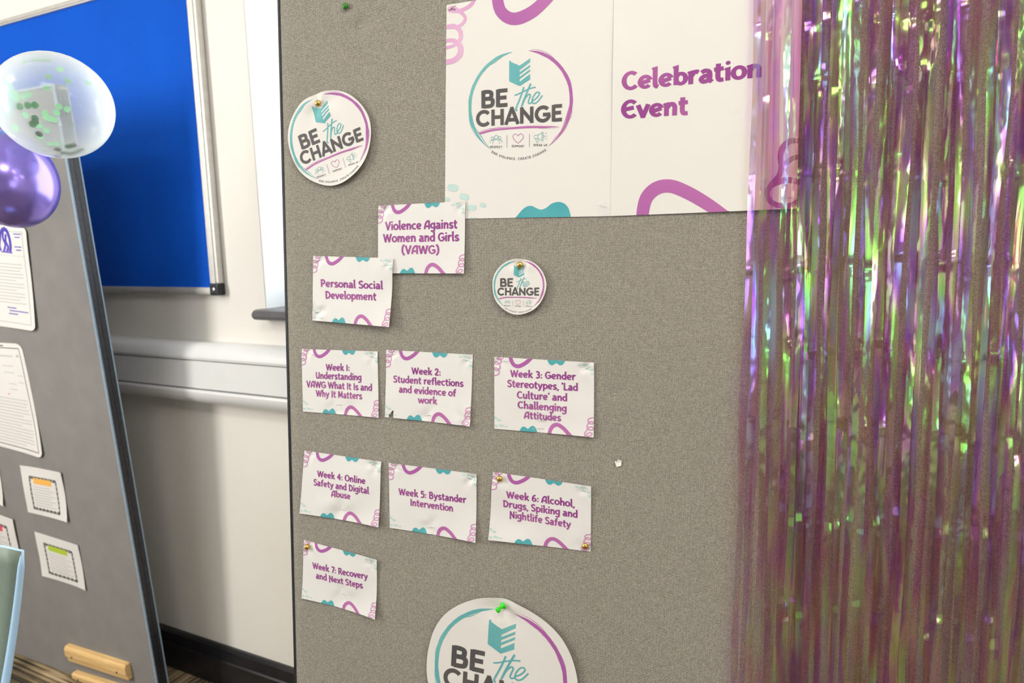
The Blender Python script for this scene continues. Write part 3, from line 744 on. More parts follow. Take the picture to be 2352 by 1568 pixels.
# tape at the joint of the two sheets, staples
def tape(sheet, px, py, w, h, rot):
    a, b = bab(px, py); v = []; f = []
    for j in range(4):
        for i in range(5):
            x, y = (i/4-.5)*w, (j/3-.5)*h; xx, yy = x*math.cos(rot)-y*math.sin(rot), x*math.sin(rot)+y*math.cos(rot)
            v.append((a+xx-sheet.o.x, b+yy-sheet.o.y, sheet.z(a+xx, b+yy)+.0006+.0006*((i*7+j*5) % 3)))
    for j in range(3):
        for i in range(4): k_ = j*5+i; f.append((k_, k_+1, k_+6, k_+5))
    mesh_obj('tape', v, f, M['tape'], sheet.root, smooth=True)
tape(s1, 1388, 480, .016, .020, .1); staple(s1, 1040, 17, .5); staple(s2, 1806, 455, 0, .013); staple(s1, 1385, 474, -.3, .010)

# ------------------------------------------------------------------ logo (drawn in a 1568 px square, unrolled to a unit circle)
def LP(x, y): return ((x-750)/660, -(y-790+.075*(x-750))/700)
def lstrip(P, w, n=6, closed=False):
    P = catmull(P + ([P[0]] if closed else []), n)
    if closed: P = P[:-1]
    return strip([LP(*p) for p in P], w/680, closed=closed)
def lstrip_w(P, W, n=8):
    C = catmull([(p[0], p[1], q) for p, q in zip(P, W)], n)
    return strip([LP(c[0], c[1]) for c in C], [max(.5, c[2])/680 for c in C])
def brush_arc(a0, a1, r, wmax, seed, start=.12, end=.3):
    rr = random.Random(seed); out = []; n = 60
    def wd(t): return wmax*min(1, (t/start))**.8*min(1, ((1-t)/end))**.9
    P = []; W = []
    for i in range(n+1):
        t = i/n; an = math.radians(a0+(a1-a0)*t)
        ro = r+.010*math.sin(t*5)+rr.uniform(-.0015, .0015); P.append((ro*math.cos(an), ro*math.sin(an))); W.append(max(.002, wd(t)*(.92+rr.uniform(0, .1))))
    out.append(strip(P, W))
    for q in range(9):             # dry bristle lines beside the stroke
        t0 = rr.choice([rr.uniform(-.03, .12), rr.uniform(.1, .8), rr.uniform(.6, .85)]); t1 = min(1.03, t0+rr.uniform(.12, .3)); off = rr.choice((-1, 1))*rr.uniform(.45, .85)*wmax
        P = []; W = []
        for i in range(19):
            t = t0+(t1-t0)*i/18; an = math.radians(a0+(a1-a0)*t); ro = r+.010*math.sin(t*5)+off*(.6+.4*math.sin(i*.25))
            P.append((ro*math.cos(an), ro*math.sin(an))); W.append(.006*math.sin(PI*(i+.5)/19)+.001)
        out.append(strip(P, W))
    return out
BOOK = []
lh = [(617, 217), (750, 288)], [(617, 475), (750, 555)]
def quad(pts, n=6):                # TL, TR, BR, BL in logo px, split finely; slope already removed
    pts = [((x-750)/660, -(y-790)/700) for x, y in pts]; v = []; f = []
    for i in range(n+1):
        for j in range(n+1):
            u, w = i/n, j/n; x = (pts[0][0]*(1-u)+pts[1][0]*u)*(1-w)+(pts[3][0]*(1-u)+pts[2][0]*u)*w; y = (pts[0][1]*(1-u)+pts[1][1]*u)*(1-w)+(pts[3][1]*(1-u)+pts[2][1]*u)*w
            v.append((x, y))
    for i in range(n):
        for j in range(n): k_ = i*(n+1)+j; f.append((k_, k_+1, k_+n+2, k_+n+1))
    return v, f
BOOK.append(quad([(617, 222), (751, 290), (751, 551), (617, 478)]))
BOOK.append(quad([(617, 222), (622, 214), (640, 218), (640, 235)], 1))
for a, b, c, d in ((290, 348, 210, 255), (374, 405, 290, 320), (434, 463, 347, 375), (497, 553, 407, 478)): BOOK.append(quad([(750, a), (884, c), (884, d), (750, b)]))
def logo(s, cx, cy, R, rot, small=True):
    """print the round emblem on sheet s; (cx, cy) board coordinates, R radius"""
    ca, sa = math.cos(rot), math.sin(rot)
    fn = lambda x, y: (cx+R*(x*ca-y*sa), cy+R*(x*sa+y*ca))
    s.prnt('teal_brush_arc', brush_arc(98, 234, .985, .058, 3), fn, M['teal'])
    s.prnt('purple_brush_arc', brush_arc(80, -56, .985, .058, 5), fn, M['purple_dec'])
    s.prnt('book_emblem', BOOK, fn, M['teal'])
    sh = [lstrip([(805, 562), (782, 640), (740, 750), (705, 838), (710, 862), (722, 858)], 20), lstrip([(685, 670), (730, 655), (800, 620), (880, 585), (955, 567)], 15),
          lstrip([(893, 520), (850, 620), (800, 745), (775, 820)], 22), lstrip([(780, 810), (820, 715), (865, 658), (888, 668), (872, 722), (862, 762), (880, 775), (912, 755)], 17),
          lstrip([(908, 745), (960, 712), (1003, 655), (990, 630), (955, 645), (918, 705), (912, 755), (938, 775), (985, 748), (1040, 672)], 16)]
    s.prnt('script_lettering', sh, fn, M['teal'])
    big = []
    for txt, x0, x1, yb, cap in (('BE', -.775, -.215, -.012, .325), ('CHANGE', -.865, .83, -.352, .30)):
        adv, g = text_shapes(txt, GS, .155, .0); k_ = (x1-x0)/adv
        big += [([(x0+p[0]*k_, yb+p[1]*cap/.7) for p in v], f) for v, f in g]
    s.prnt('bold_lettering', big, fn, M['grey_ink'])
    s.prnt('underline_print', [lstrip_w([(210, 1160), (250, 1158), (400, 1120), (600, 1098), (850, 1078), (1050, 1075), (1180, 1070), (1258, 1074)], [4, 26, 24, 24, 28, 24, 12, 1]), lstrip_w([(215, 1140), (320, 1112), (480, 1086), (650, 1072)], [1, 4, 5, 1]), lstrip_w([(1000, 1092), (1120, 1090), (1240, 1086)], [3, 3, 1])], fn, M['purple_dec'])
    def circ(x, y, r, w=5): return lstrip([(x+r*math.cos(a), y+r*math.sin(a)) for a in [2*PI*i/10 for i in range(10)]], w, 3, True)
    ic = [circ(397, 1226, 18), circ(446, 1212, 25), circ(492, 1220, 18), lstrip([(400, 1302), (403, 1265), (425, 1245), (447, 1240), (470, 1245), (487, 1265), (487, 1298)], 5),
          lstrip([(365, 1287), (368, 1262), (382, 1250), (410, 1248)], 5), lstrip([(523, 1280), (518, 1255), (505, 1245), (482, 1244)], 5),
          lstrip([(985, 1180), (1040, 1145), (1050, 1148), (1050, 1245), (1042, 1250), (985, 1222)], 5, 2), lstrip([(985, 1180), (950, 1183), (937, 1200), (945, 1222), (985, 1222)], 5, 4), lstrip([(985, 1180), (985, 1222)], 5, 2),
          lstrip([(1037, 1148), (1037, 1248)], 5, 2), lstrip([(958, 1225), (968, 1268), (985, 1272), (990, 1262), (983, 1226)], 5, 3), lstrip([(1051, 1178), (1066, 1185), (1066, 1202), (1051, 1210)], 5, 3),
          lstrip([(1078, 1163), (1097, 1147)], 5, 2), lstrip([(1085, 1190), (1108, 1189)], 5, 2), lstrip([(1078, 1217), (1096, 1233)], 5, 2)]
    s.prnt('icon_print', ic, fn, M['teal'])
    s.prnt('heart_print', [lstrip([(733, 1193), (715, 1172), (688, 1170), (668, 1190), (672, 1225), (700, 1260), (732, 1286)], 6), lstrip([(733, 1193), (750, 1170), (778, 1167), (798, 1188), (795, 1220), (768, 1255), (732, 1286)], 6)], fn, M['purple_dec'])
    sm = [lstrip([(588, 1182), (586, 1347)], 4, 2), lstrip([(878, 1165), (877, 1330)], 4, 2)]
    for txt, xc, yb, w_ in (('RESPECT', 445, 1353, 160), ('SUPPORT', 731, 1339, 165), ('SPEAK UP', 1016, 1322, 176)):
        adv, g = text_shapes(txt, GS, .12, .10); k_ = w_/adv
        sm += [([LP(xc-w_/2+p[0]*k_, yb-p[1]*28/.7-.0*(p[0])) for p in v], f) for v, f in g]
    s_ = 'END VIOLENCE. CREATE CHANGE.'; adv, _ = text_shapes(s_, GS, .11, .13); x = 0; a0, a1 = 236.5, 302; rr = 1.02
    for ch in s_:
        ad, g = glyph_shapes(ch, GS, .11); am = math.radians(a0+(a1-a0)*(x+ad/2)/adv)
        tx, ty = -math.sin(am), math.cos(am); nx_, ny_ = -math.cos(am), -math.sin(am); k_ = math.radians(a1-a0)*rr/adv
        for v, f in g: sm.append(([(rr*math.cos(am)+tx*(p[0]-ad/2)*k_+nx_*(p[1])*k_, rr*math.sin(am)+ty*(p[0]-ad/2)*k_+ny_*p[1]*k_) for p in v], f))
        x += ad+.13
    s.prnt('small_lettering', sm, fn, M['grey_ink'])
# poster logo: centre and radius from the photo
pc = bab(1060+750*.17857, 100+790*.17857); pr_ = (Vector(bab(1060+1410*.17857, 100+745*.17857))-Vector(bab(1060+90*.17857, 100+850*.17857))).length/2
logo(s1, pc[0], pc[1], pr_, 0)

# ------------------------------------------------------------------ the title cards
TW = .3061
card([(871, 473), (1070, 462.5), (1068.6, 628), (870.4, 627.5)], z3,
     [('Violence Against', 735, 1382, 350, 332, 20), ('Women and Girls', 716, 1397, 459, 446, 20), ('(VAWG)', 880, 1220, 563, 562, 20)],
     'white title card reading Violence Against Women and Girls, overlapping the poster corner', base=.0032, lifts=(0, 0, .003, 0), pins=[(882, 482, .008, .0016)], seed=21,
     staples=[(884, 480, .05), (1054, 474, .05)])
card([(723.5, 588), (907, 593), (900.8, 750), (721, 735.4)], z3,
     [('Personal Social', 158, 720, 857, 879, 17.5), ('Development', 200, 662, 962, 979, 17.5)],
     'white title card reading Personal Social Development, left of the small round badge', base=.0048, lifts=(0, 0, .006, 0), pins=[(733, 716, .008, .0025)], seed=22,
     staples=[(888, 609, .02), (731, 717, .3), (733, 598, .2)], amp=.0016)
card([(693.8, 800.8), (868, 806.6), (872, 958), (697, 944.4)], z4,
     [('Week 1:', 228, 407, 230, 234, 15.5), ('Understanding', 151, 496, 290, 306, 15.5), ('VAWG What It Is and', 83, 576, 355, 384, 15.5), ('Why It Matters', 153, 500, 425, 446, 15.5)],
     'white title card reading Week 1: Understanding VAWG', lifts=(0, 0, .003, 0), pins=[(780, 930, .014, .0022), (855, 818, .006, .001)], seed=23, staples=[(780, 929, 0), (720, 814, -.3), (853, 818, -.2)], w=.138)
card([(888, 803), (1086.5, 814), (1081.6, 977.5), (886.6, 956.6)], z4,
     [('Week 2:', 870, 1090, 257, 269, 16), ('Student reflections', 733, 1259, 318, 353, 16), ('and evidence of', 777, 1205, 393, 426, 16), ('work', 920, 1063, 473, 484, 16)],
     'white title card reading Week 2 with a torn hole at its lower left corner', lifts=(0, 0, .004, .002), pins=[(984, 954, .010, .0015), (1070, 962, .008, .002)], seed=24, staples=[(984, 953, .1), (1071, 964, .05), (1068, 826, -.1), (900, 812, -.2)], w=.138,
     holes=lambda u, v: .047 < u < .102 and v > .958-(u-.047)/.055*.075+.006*math.sin(u*700))
card([(1136, 819), (1365, 832), (1364.8, 1002.5), (1136, 984)], z4,
     [('Week 3: Gender', 1610, 2100, 278, 303, 16.8), ("Stereotypes, 'Lad", 1587, 2118, 352, 384, 16.8), ("Culture' and", 1661, 2038, 437, 461, 16.8), ('Challenging', 1666, 2034, 512, 541, 16.8), ('Attitudes', 1713, 1990, 590, 611, 16.8)],
     'white title card reading Week 3: Gender Stereotypes', lifts=(0, .002, .004, 0), pins=[(1243, 980, .012, .002), (1350, 845, .008, .0015)], seed=25, staples=[(1245, 965, -.1), (1241, 983, 0), (1160, 828, -.1), (1347, 846, .6)], w=.138)
card([(700.5, 1033.8), (877, 1059), (873.8, 1207), (691.3, 1176.7)], z5,
     [('Week 4: Online', 166, 531, 240, 294, 14.8), ('Safety and Digital', 138, 557, 303, 368, 14.8), ('Abuse', 273, 419, 388, 409, 14.8)],
     'white title card reading Week 4: Online Safety and Digital Abuse', lifts=(0, .001, .006, .003), pins=[(787, 1168, .014, .0025), (860, 1068, .007, .0018)], seed=26, staples=[(789, 1170, -.1), (720, 1042, 0), (858, 1066, .5)], amp=.0016, w=.138)
card([(894, 1062), (1095.7, 1087), (1095, 1242.5), (896.4, 1210.7)], z5,
     [('Week 5: Bystander', 773, 1281, 377, 439, 16), ('Intervention', 860, 1183, 457, 503, 16)],
     'white title card reading Week 5: Bystander Intervention', lifts=(.001, .001, .005, .001), pins=[(991, 1209, .010, .0018), (1080, 1097, .007, .0015)], seed=27, staples=[(991, 1210, .1), (1076, 1096, -.4), (918, 1075, -.3)], w=.138)
card([(1132.4, 1082.8), (1358.6, 1115), (1357, 1266), (1124, 1237)], z5,
     [('Week 6: Alcohol,', 1580, 2093, 400, 471, 16.5), ('Drugs, Spiking and', 1554, 2116, 468, 551, 16.5), ('Nightlife Safety', 1601, 2063, 550, 626, 16.5)],
     'white title card reading Week 6: Alcohol, Drugs, Spiking, held by two brass pins', lifts=(0, .003, 0, .004), pins=[(1148, 1096, .010, .0018), (1345, 1251, .010, .0012)], seed=28, staples=[(1345, 1126, -.3)], amp=.0018, w=.138)
card([(698.4, 1239), (868, 1283), (866, 1417), (696, 1371)], z5,
     [('Week 7: Recovery', 128, 543, 928, 1012, 14.8), ('and Next Steps', 153, 506, 1003, 1079, 14.8)],
     'white title card reading Week 7: Recovery and Next Steps, lowest on the left', lifts=(0, .003, .007, .003), pins=[(790, 1366, .012, .0018), (708, 1253, .010, .0015)], seed=29, staples=[(790, 1363, -.4), (855, 1290, -.4)], amp=.0018, w=.138)

# ------------------------------------------------------------------ round badges
def badge(px, py, ex, ey, rot, label, pin, seed, lifts, base=.003, k=1.09, squash=0, amp=.001, pr=.012, pd=.002):
    c = Vector(bab(px, py)); R = ((Vector(bab(px+ex, py))-Vector(bab(px-ex, py))).length/2 + (Vector(bab(px, py-ey))-Vector(bab(px, py+ey))).length/2)/2
    s = Sheet([(c.x-R, c.y+R), (c.x+R, c.y+R), (c.x+R, c.y-R), (c.x-R, c.y-R)], base, amp, lifts, [(*bab(*pin), pr, pd)], seed)
    s.build_disc('round_badge', M['paper'], R, label=label, cat='badge', group='round BE the CHANGE badges pinned to the board', ring=lambda an: .012*math.sin(an*3+seed)+.006*math.sin(an*7+seed*2))
    logo(s, c.x, c.y, R/k, rot); return s
b1 = badge(760, 318, 93, 110.5, math.radians(17), 'medium round logo badge, tilted, at the upper left of the board', (736, 240), 31, (0, 0, .010, .004), .005, 1.07, pr=.014, pd=.004)
b1.extra = None
b2 = badge(1194, 657.5, 61, 64.5, math.radians(0), 'smallest round logo badge, held by one brass pin near the board centre', (1197, 608), 32, (0, 0, .006, .006), .005, 1.08, pr=.009, pd=.003)
b3 = badge(1149, 1546, 165, 179, math.radians(-3.5), 'largest round logo badge at the bottom edge, held by a green push pin', (1157, 1391), 33, (0, 0, .012, .008), .006, 1.16, pr=.02, pd=.004)

# ------------------------------------------------------------------ pins
def pin_at(px, py, z, d, m, label, kind='brass'):
    a, b = bab(px, py); d = Vector(d).normalized()
    mx_ = BM @ Matrix.Translation((a, b, z)) @ d.to_track_quat('Z', 'Y').to_matrix().to_4x4()
    e = empty('push_pin', mx_, label, 'push pin', 'pins stuck in the display board')
    mb = MB()
    if kind == 'brass': mb.lathe([(.0010, .0002), (.0045, .0006), (.0049, .0015), (.0045, .0030), (.0034, .0042), (.0018, .0049), (.0004, .0051)], 24)
    elif kind == 'side': mb.lathe([(.0010, .0002), (.0048, .0006), (.0050, .0018), (.0044, .0035), (.0026, .0050), (.0006, .0055)], 24)
    else: mb.lathe([(.0012, 0), (.0054, .0003), (.0056, .0012), (.0046, .0022), (.0027, .0035), (.0023, .0065), (.0026, .0095), (.0042, .0118), (.0045, .0132), (.0040, .0145), (.0015, .0152)], 24)
    mb.build('head', m, e, smooth=True)
    mb = MB(); mb.lathe([(.0001, -.0085), (.0005, -.0065), (.0005, .0006)], 8); mb.build('needle', M['steel'], e, smooth=True)
pin_at(734.5, 239, .0042, (.1, -.1, 1), M['brass'], 'brass pin holding the tilted badge at the upper left')
pin_at(1196.5, 608.5, .0045, (0, -.05, 1), M['brass'], 'brass pin at the top of the smallest round badge')
pin_at(1149, 1098, .0022, (0, 0, 1), M['brass'], 'brass pin at the upper left corner of the Week 6 card')
pin_at(1345, 1252, .0022, (0, 0, 1), M['brass'], 'brass pin at the lower right corner of the Week 6 card')
pin_at(707, 1254, .0025, (.75, .1, .6), M['brass'], 'brass pin seen half side-on in the Week 7 card corner', 'side')
pin_at(795, 16, .0015, (.1, .0, 1), M['dark_green_plastic'], 'dark green domed pin in bare fabric at the top of the board', 'brass')
pin_at(1158.5, 1387, .0045, (-.50, -.25, 1), M['green_plastic'], 'bright green push pin at the top of the largest badge', 'push')
# loose staples left in the fabric
for i, (x, y, an) in enumerate(((829, 60, .2), (1417, 905, 0))):
    a, b = bab(x, y); mb = MB(); l = .0055
    mb.tube([(-l*math.cos(an), -l*math.sin(an), -.002), (-l*math.cos(an), -l*math.sin(an), .0004), (l*math.cos(an), l*math.sin(an), .0004), (l*math.cos(an), l*math.sin(an), -.002)], .0003, 6)
    o = bobj(mb, 'loose_staple', M['steel'], None, a, b, -.001, smooth=True)
    tag(o, ('bare staple in a dent below the dark green pin', 'bare staple in a faint dent right of the Week 3 card')[i], 'staple', 'staples left in bare fabric')
# torn scrap of paper
a, b = bab(1420, 1064)
P = [(-.0055, .0035), (-.002, .0032), (-.0002, .0060), (.0004, .0065), (.0008, .0058), (.0040, .0048), (.0048, .0052), (.0045, -.0025), (-.0022, -.0052)]
v = [(x, y, .0008+.0012*((i*5) % 3)/3) for i, (x, y) in enumerate(P)]+[(.0005, .001, .0006)]
scr = mesh_obj('paper_scrap', v, [(9, (i+1) % 9, i) for i in range(9)], M['scrap']); scr.matrix_world = BM @ Matrix.Translation((a, b, 0))
sol = scr.modifiers.new('t', 'SOLIDIFY'); sol.thickness = .0002
tag(scr, 'tiny torn scrap of white paper stuck to bare fabric near the curtain', 'paper scrap')

# ------------------------------------------------------------------ iridescent foil curtain
m = bpy.data.materials.new('iridescent_film'); m.use_nodes = True; N = NT(m); N.t.nodes.remove(N.b)
geo = N.n('ShaderNodeNewGeometry'); tc = N.n('ShaderNodeTexCoord'); oi = N.n('ShaderNodeObjectInfo')
mp = N.n('ShaderNodeMapping'); mp.inputs['Scale'].default_value = (50, 8, 15); N.l(tc.outputs['Object'], mp.inputs[0])
cb = N.n('ShaderNodeCombineXYZ'); N.l(N.math('MULTIPLY', oi.outputs['Random'], 80), cb.inputs[1]); N.l(cb.outputs[0], mp.inputs['Location'])
nz = N.n('ShaderNodeTexNoise', i_Scale=1, i_Detail=1); N.l(mp.outputs[0], nz.inputs['Vector'])
# crinkles
mp2 = N.n('ShaderNodeMapping'); mp2.inputs['Scale'].default_value = (75, 30, 30); N.l(tc.outputs['Object'], mp2.inputs[0])
N.l(cb.outputs[0], mp2.inputs['Location'])
nz2 = N.n('ShaderNodeTexNoise', i_Scale=1, i_Detail=1); N.l(mp2.outputs[0], nz2.inputs['Vector'])
bp = N.n('ShaderNodeBump'); bp.inputs['Strength'].default_value = .5; bp.inputs['Distance'].default_value = .006
mpm = N.n('ShaderNodeMapping'); mpm.inputs['Scale'].default_value = (12, 6, 6); N.l(tc.outputs['Object'], mpm.inputs[0]); N.l(cb.outputs[0], mpm.inputs['Location'])
nzm = N.n('ShaderNodeTexNoise', i_Scale=1, i_Detail=0); N.l(mpm.outputs[0], nzm.inputs['Vector'])
msk = N.n('ShaderNodeClamp'); N.l(N.math('MULTIPLY', N.math('SUBTRACT', nzm.outputs[0], .42), 5), msk.inputs[0])
N.l(N.math('MULTIPLY', nz2.outputs[0], N.math('ADD', N.math('MULTIPLY', msk.outputs[0], .9), .08)), bp.inputs['Height'])
dt = N.n('ShaderNodeVectorMath', operation='DOT_PRODUCT'); N.l(bp.outputs[0], dt.inputs[0]); N.l(geo.outputs['Incoming'], dt.inputs[1])
fc = N.math('ABSOLUTE', dt.outputs['Value'])
t = N.math('ADD', N.math('MULTIPLY', N.math('SUBTRACT', fc, .5), 1.1), N.math('ADD', N.math('MULTIPLY', N.math('SUBTRACT', nz.outputs[0], .5), 1.2), N.math('MULTIPLY', N.math('SUBTRACT', oi.outputs['Random'], .5), .45)))
t = N.math('ADD', t, .22)
refl = N.ramp(t, [(0, (.24, .10, .90, 1)), (.17, (.36, .26, .95, 1)), (.28, (.32, .48, .95, 1)), (.38, (.30, .80, .62, 1)), (.50, (.22, .95, .12, 1)), (.60, (.40, .95, .14, 1)), (.68, (.75, .85, .45, 1)), (.76, (.70, .32, .72, 1)), (.87, (.34, .15, .88, 1)), (1, (.28, .62, .92, 1))])
trn = N.ramp(t, [(0, (.82, .67, .90, 1)), (.3, (.78, .68, .94, 1)), (.5, (.90, .71, .89, 1)), (.7, (.91, .62, .80, 1)), (.85, (.80, .66, .92, 1)), (1, (.92, .73, .76, 1))])
gl = N.n('ShaderNodeBsdfGlossy', i_Roughness=.17); N.l(refl, gl.inputs['Color']); N.l(bp.outputs[0], gl.inputs['Normal'])
tr = N.n('ShaderNodeBsdfTransparent'); N.l(trn, tr.inputs['Color'])
fr = N.n('ShaderNodeFresnel', i_IOR=1.5); N.l(bp.outputs[0], fr.inputs['Normal'])
mp3 = N.n('ShaderNodeMapping'); mp3.inputs['Scale'].default_value = (22, 5, 8); N.l(tc.outputs['Object'], mp3.inputs[0]); N.l(cb.outputs[0], mp3.inputs['Location'])
nz3 = N.n('ShaderNodeTexNoise', i_Scale=1, i_Detail=1); N.l(mp3.outputs[0], nz3.inputs['Vector'])
ff = N.math('ADD', N.math('ADD', N.math('MULTIPLY', fr.outputs[0], .9), .10), N.math('MULTIPLY', N.math('MAXIMUM', N.math('SUBTRACT', nz3.outputs[0], .46), 0), 3.4))
cl = N.n('ShaderNodeClamp'); cl.inputs['Max'].default_value = .85; N.l(ff, cl.inputs[0])
# dichroic film: what is not reflected is transmitted, channel by channel
rc = N.n('ShaderNodeVectorMath', operation='SCALE'); N.l(refl, rc.inputs[0]); N.l(cl.outputs[0], rc.inputs['Scale'])
N.l(rc.outputs[0], gl.inputs['Color'])
om = N.n('ShaderNodeVectorMath', operation='SUBTRACT'); om.inputs[0].default_value = (1, 1, 1); N.l(rc.outputs[0], om.inputs[1])
tm = N.n('ShaderNodeVectorMath', operation='MULTIPLY'); N.l(om.outputs[0], tm.inputs[0]); N.l(trn, tm.inputs[1]); N.l(tm.outputs[0], tr.inputs['Color'])
mx = N.n('ShaderNodeAddShader'); N.l(tr.outputs[0], mx.inputs[0]); N.l(gl.outputs[0], mx.inputs[1])
N.l(mx.outputs[0], N.out.inputs[0]); M['film'] = m
cur = empty('foil_fringe_curtain', BM, 'iridescent purple and green foil fringe curtain hanging over the right side of the board', 'foil curtain')
rr = random.Random(5)
ca0 = bab(1708, 784)[0]; ca1 = min(bab(2440, 784)[0], right_a)
ctop = bab(1800, -190)[1]; cbot = bab(1900, 1760)[1]
folds = [bab(1950, y)[1] for y in (60, 195, 405, 610, 800, 985, 1190, 1400)]
NS = 70
for i in range(NS):
    t_ = (i+.5)/NS; a0 = ca0+(ca1-ca0)*t_+rr.gauss(0, .0045)
    if i < 12: a0 = ca0+.004+i*.0076+rr.uniform(-.001, .001)
    w0 = rr.uniform(.0085, .0115); depth = rr.uniform(.004, .014); lean = rr.gauss(0, .004)
    tw = rr.uniform(-.35, .35); ph = rr.uniform(0, 6.28); v = []; f = []; b = ctop; row = 0; off = 0; crink = rr.uniform(0, 1)
    fo = [q+rr.gauss(0, .008) for q in folds]; amp_f = [rr.uniform(-.9, .9)*(rr.random() < .8) for _ in folds]
    jit = 0; jit_t = 0
    while b > cbot:
        q = (ctop-b)/(ctop-cbot)
        th = tw*math.sin(b*3.1+ph)*.8+.2*math.sin(b*9+ph*2)
        dz = 0; dth = 0
        for fb, am in zip(fo, amp_f):
            d_ = (b-fb)/.009
            if abs(d_) < 3: dz += am*.004*math.exp(-d_*d_); dth += am*1.1*d_*math.exp(-d_*d_)
        jit_t = rr.gauss(0, 1); cr = (.06+.30*crink*min(1, q*1.8))
        ww = w0*(1-.25*abs(math.sin(b*5+ph)))*(1+.08*jit_t*cr)
        xx = a0+lean*q+.0022*math.sin(b*4+ph)+.0008*math.sin(b*21+ph*3)-.010*q*t_
        zz = depth+.004*math.sin(b*6+ph)+dz
        zz = max(zz, .007+.5*ww*abs(math.sin(th))+.001)
        for c_ in range(4):
            s_ = (c_/3-.5)*ww
            v.append((xx+s_*math.cos(th), b, zz+s_*math.sin(th)+.0004*(c_ in (1, 2))*math.sin(b*13+ph)+rr.gauss(0, .0005)*cr+dth*.0012*(1 if c_ > 1 else -1)*.3))
        b -= .0085*rr.uniform(.7, 1.3)*(.35 if min(abs(b-fb) for fb in fo) < .02 else 1); row += 1
    for j in range(row-1):
        for c_ in range(3): k_ = j*4+c_; f.append((k_+4, k_+5, k_+1, k_))
    mesh_obj('strand', v, f, M['film'], cur, smooth=True)
mb = MB(); mb.box(ca0-.004, ca1, ctop-.004, ctop+.03, .004, .030, .001); bobj(mb, 'header_strip', M['film'], cur)

# ------------------------------------------------------------------ second display board, leaning beside the wall
CU = -vdir(-2250, 560-.0218*(-2250-1176)); CU = Vector((CU.x, CU.y, 0)).normalized()   # horizontal
pb = ray(95, 1525); pb = pb*(-H/pb.z)                                                   # on the floor
CNh = Vector((CU.y, -CU.x, 0)); CNh = CNh if CNh.y < 0 else -CNh
# lean angle from the slope of its right edge in the photo
def proj(p): p = p; d = p.dot(fwd); return 1176+FPX*p.dot(RT)/d, 784-FPX*p.dot(UP)/d
best = None
for i in range(0, 301):
    Lr = math.radians(-5+i*.1); V_ = Vector((0, 0, 1))*math.cos(Lr) - CNh*math.sin(Lr); n_ = CU.cross(V_)
    c_ = pb.dot(n_); p_ = hit(361, 1568, n_, c_); q_ = p_+V_*.9; x_, y_ = proj(q_)
    sl_ = (361-x_)/(1568-y_)
    if best is None or abs(sl_-.173) < best[0]: best = (abs(sl_-.173), Lr)
LEAN = best[1]; CV = Vector((0, 0, 1))*math.cos(LEAN) - CNh*math.sin(LEAN); CN = CU.cross(CV)
cc = pb.dot(CN); C0 = hit(361, 1568, CN, cc)
CO = C0+CAMPOS; CO = CO - CV*((CO.z-.004)/CV.z)      # foot of the front right edge, on the floor
CM = frame_mx(CO, CU, CV, CN)
def cab(x, y):
    p = hit(x, y, CN, cc)+CAMPOS-CO; return p.dot(CU), p.dot(CV)
ch = cab(128, 190)[1]; cw_ = .9
print('H', H, 'lean', math.degrees(LEAN), 'board2 top', ch, 'win', win_l, sill_z, 'trunk', tt, tb, 'skirt', bz, 'board', left_a, bot_b)
b2r = empty('folding_board', CM, 'grey felt folding display board leaning by the wall, with papers pinned on', 'display board')
def cobj(mb, name, m, parent, **kw): return mb.build(name, m, parent, **kw)
mb = MB(); mb.box(-cw_, -.006, .0, ch-.006, -.010, 0, .0015); cobj(mb, 'front_panel', M['felt_grey'], b2r)
mb = MB(); mb.box(-cw_, -.006, .006, ch-.006, -.034, -.024, .0015); cobj(mb, 'rear_panel', M['felt_grey'], b2r)
for z0_, z1_, mm_ in ((-.0035, .0005, M['alu_blue']), (-.0345, -.0305, M['alu_blue'])):
    mb = MB(); mb.box(-.006, 0, 0, ch, z0_, z1_, .0008); mb.box(-cw_-.006, -cw_, 0, ch, z0_, z1_); mb.box(-cw_, -.006, ch-.006, ch, z0_, z1_)
    cobj(mb, 'edge_trim', mm_, b2r)
for y_ in (.25, ch*.5, ch-.25):
    mb = MB(); mb.box(-.012, -.002, y_-.03, y_+.03, -.0235, -.0105, .001); cobj(mb, 'hinge', M['black_plastic'], b2r)
for z0_, z1_, x_ in ((-.0170, -.0037, -.0005), (-.0303, -.0185, -.0012)):
    mb = MB(); mb.box(-.0058, x_, .001, ch-.001, z0_, z1_); cobj(mb, 'edge_gasket', M['black_plastic'], b2r)

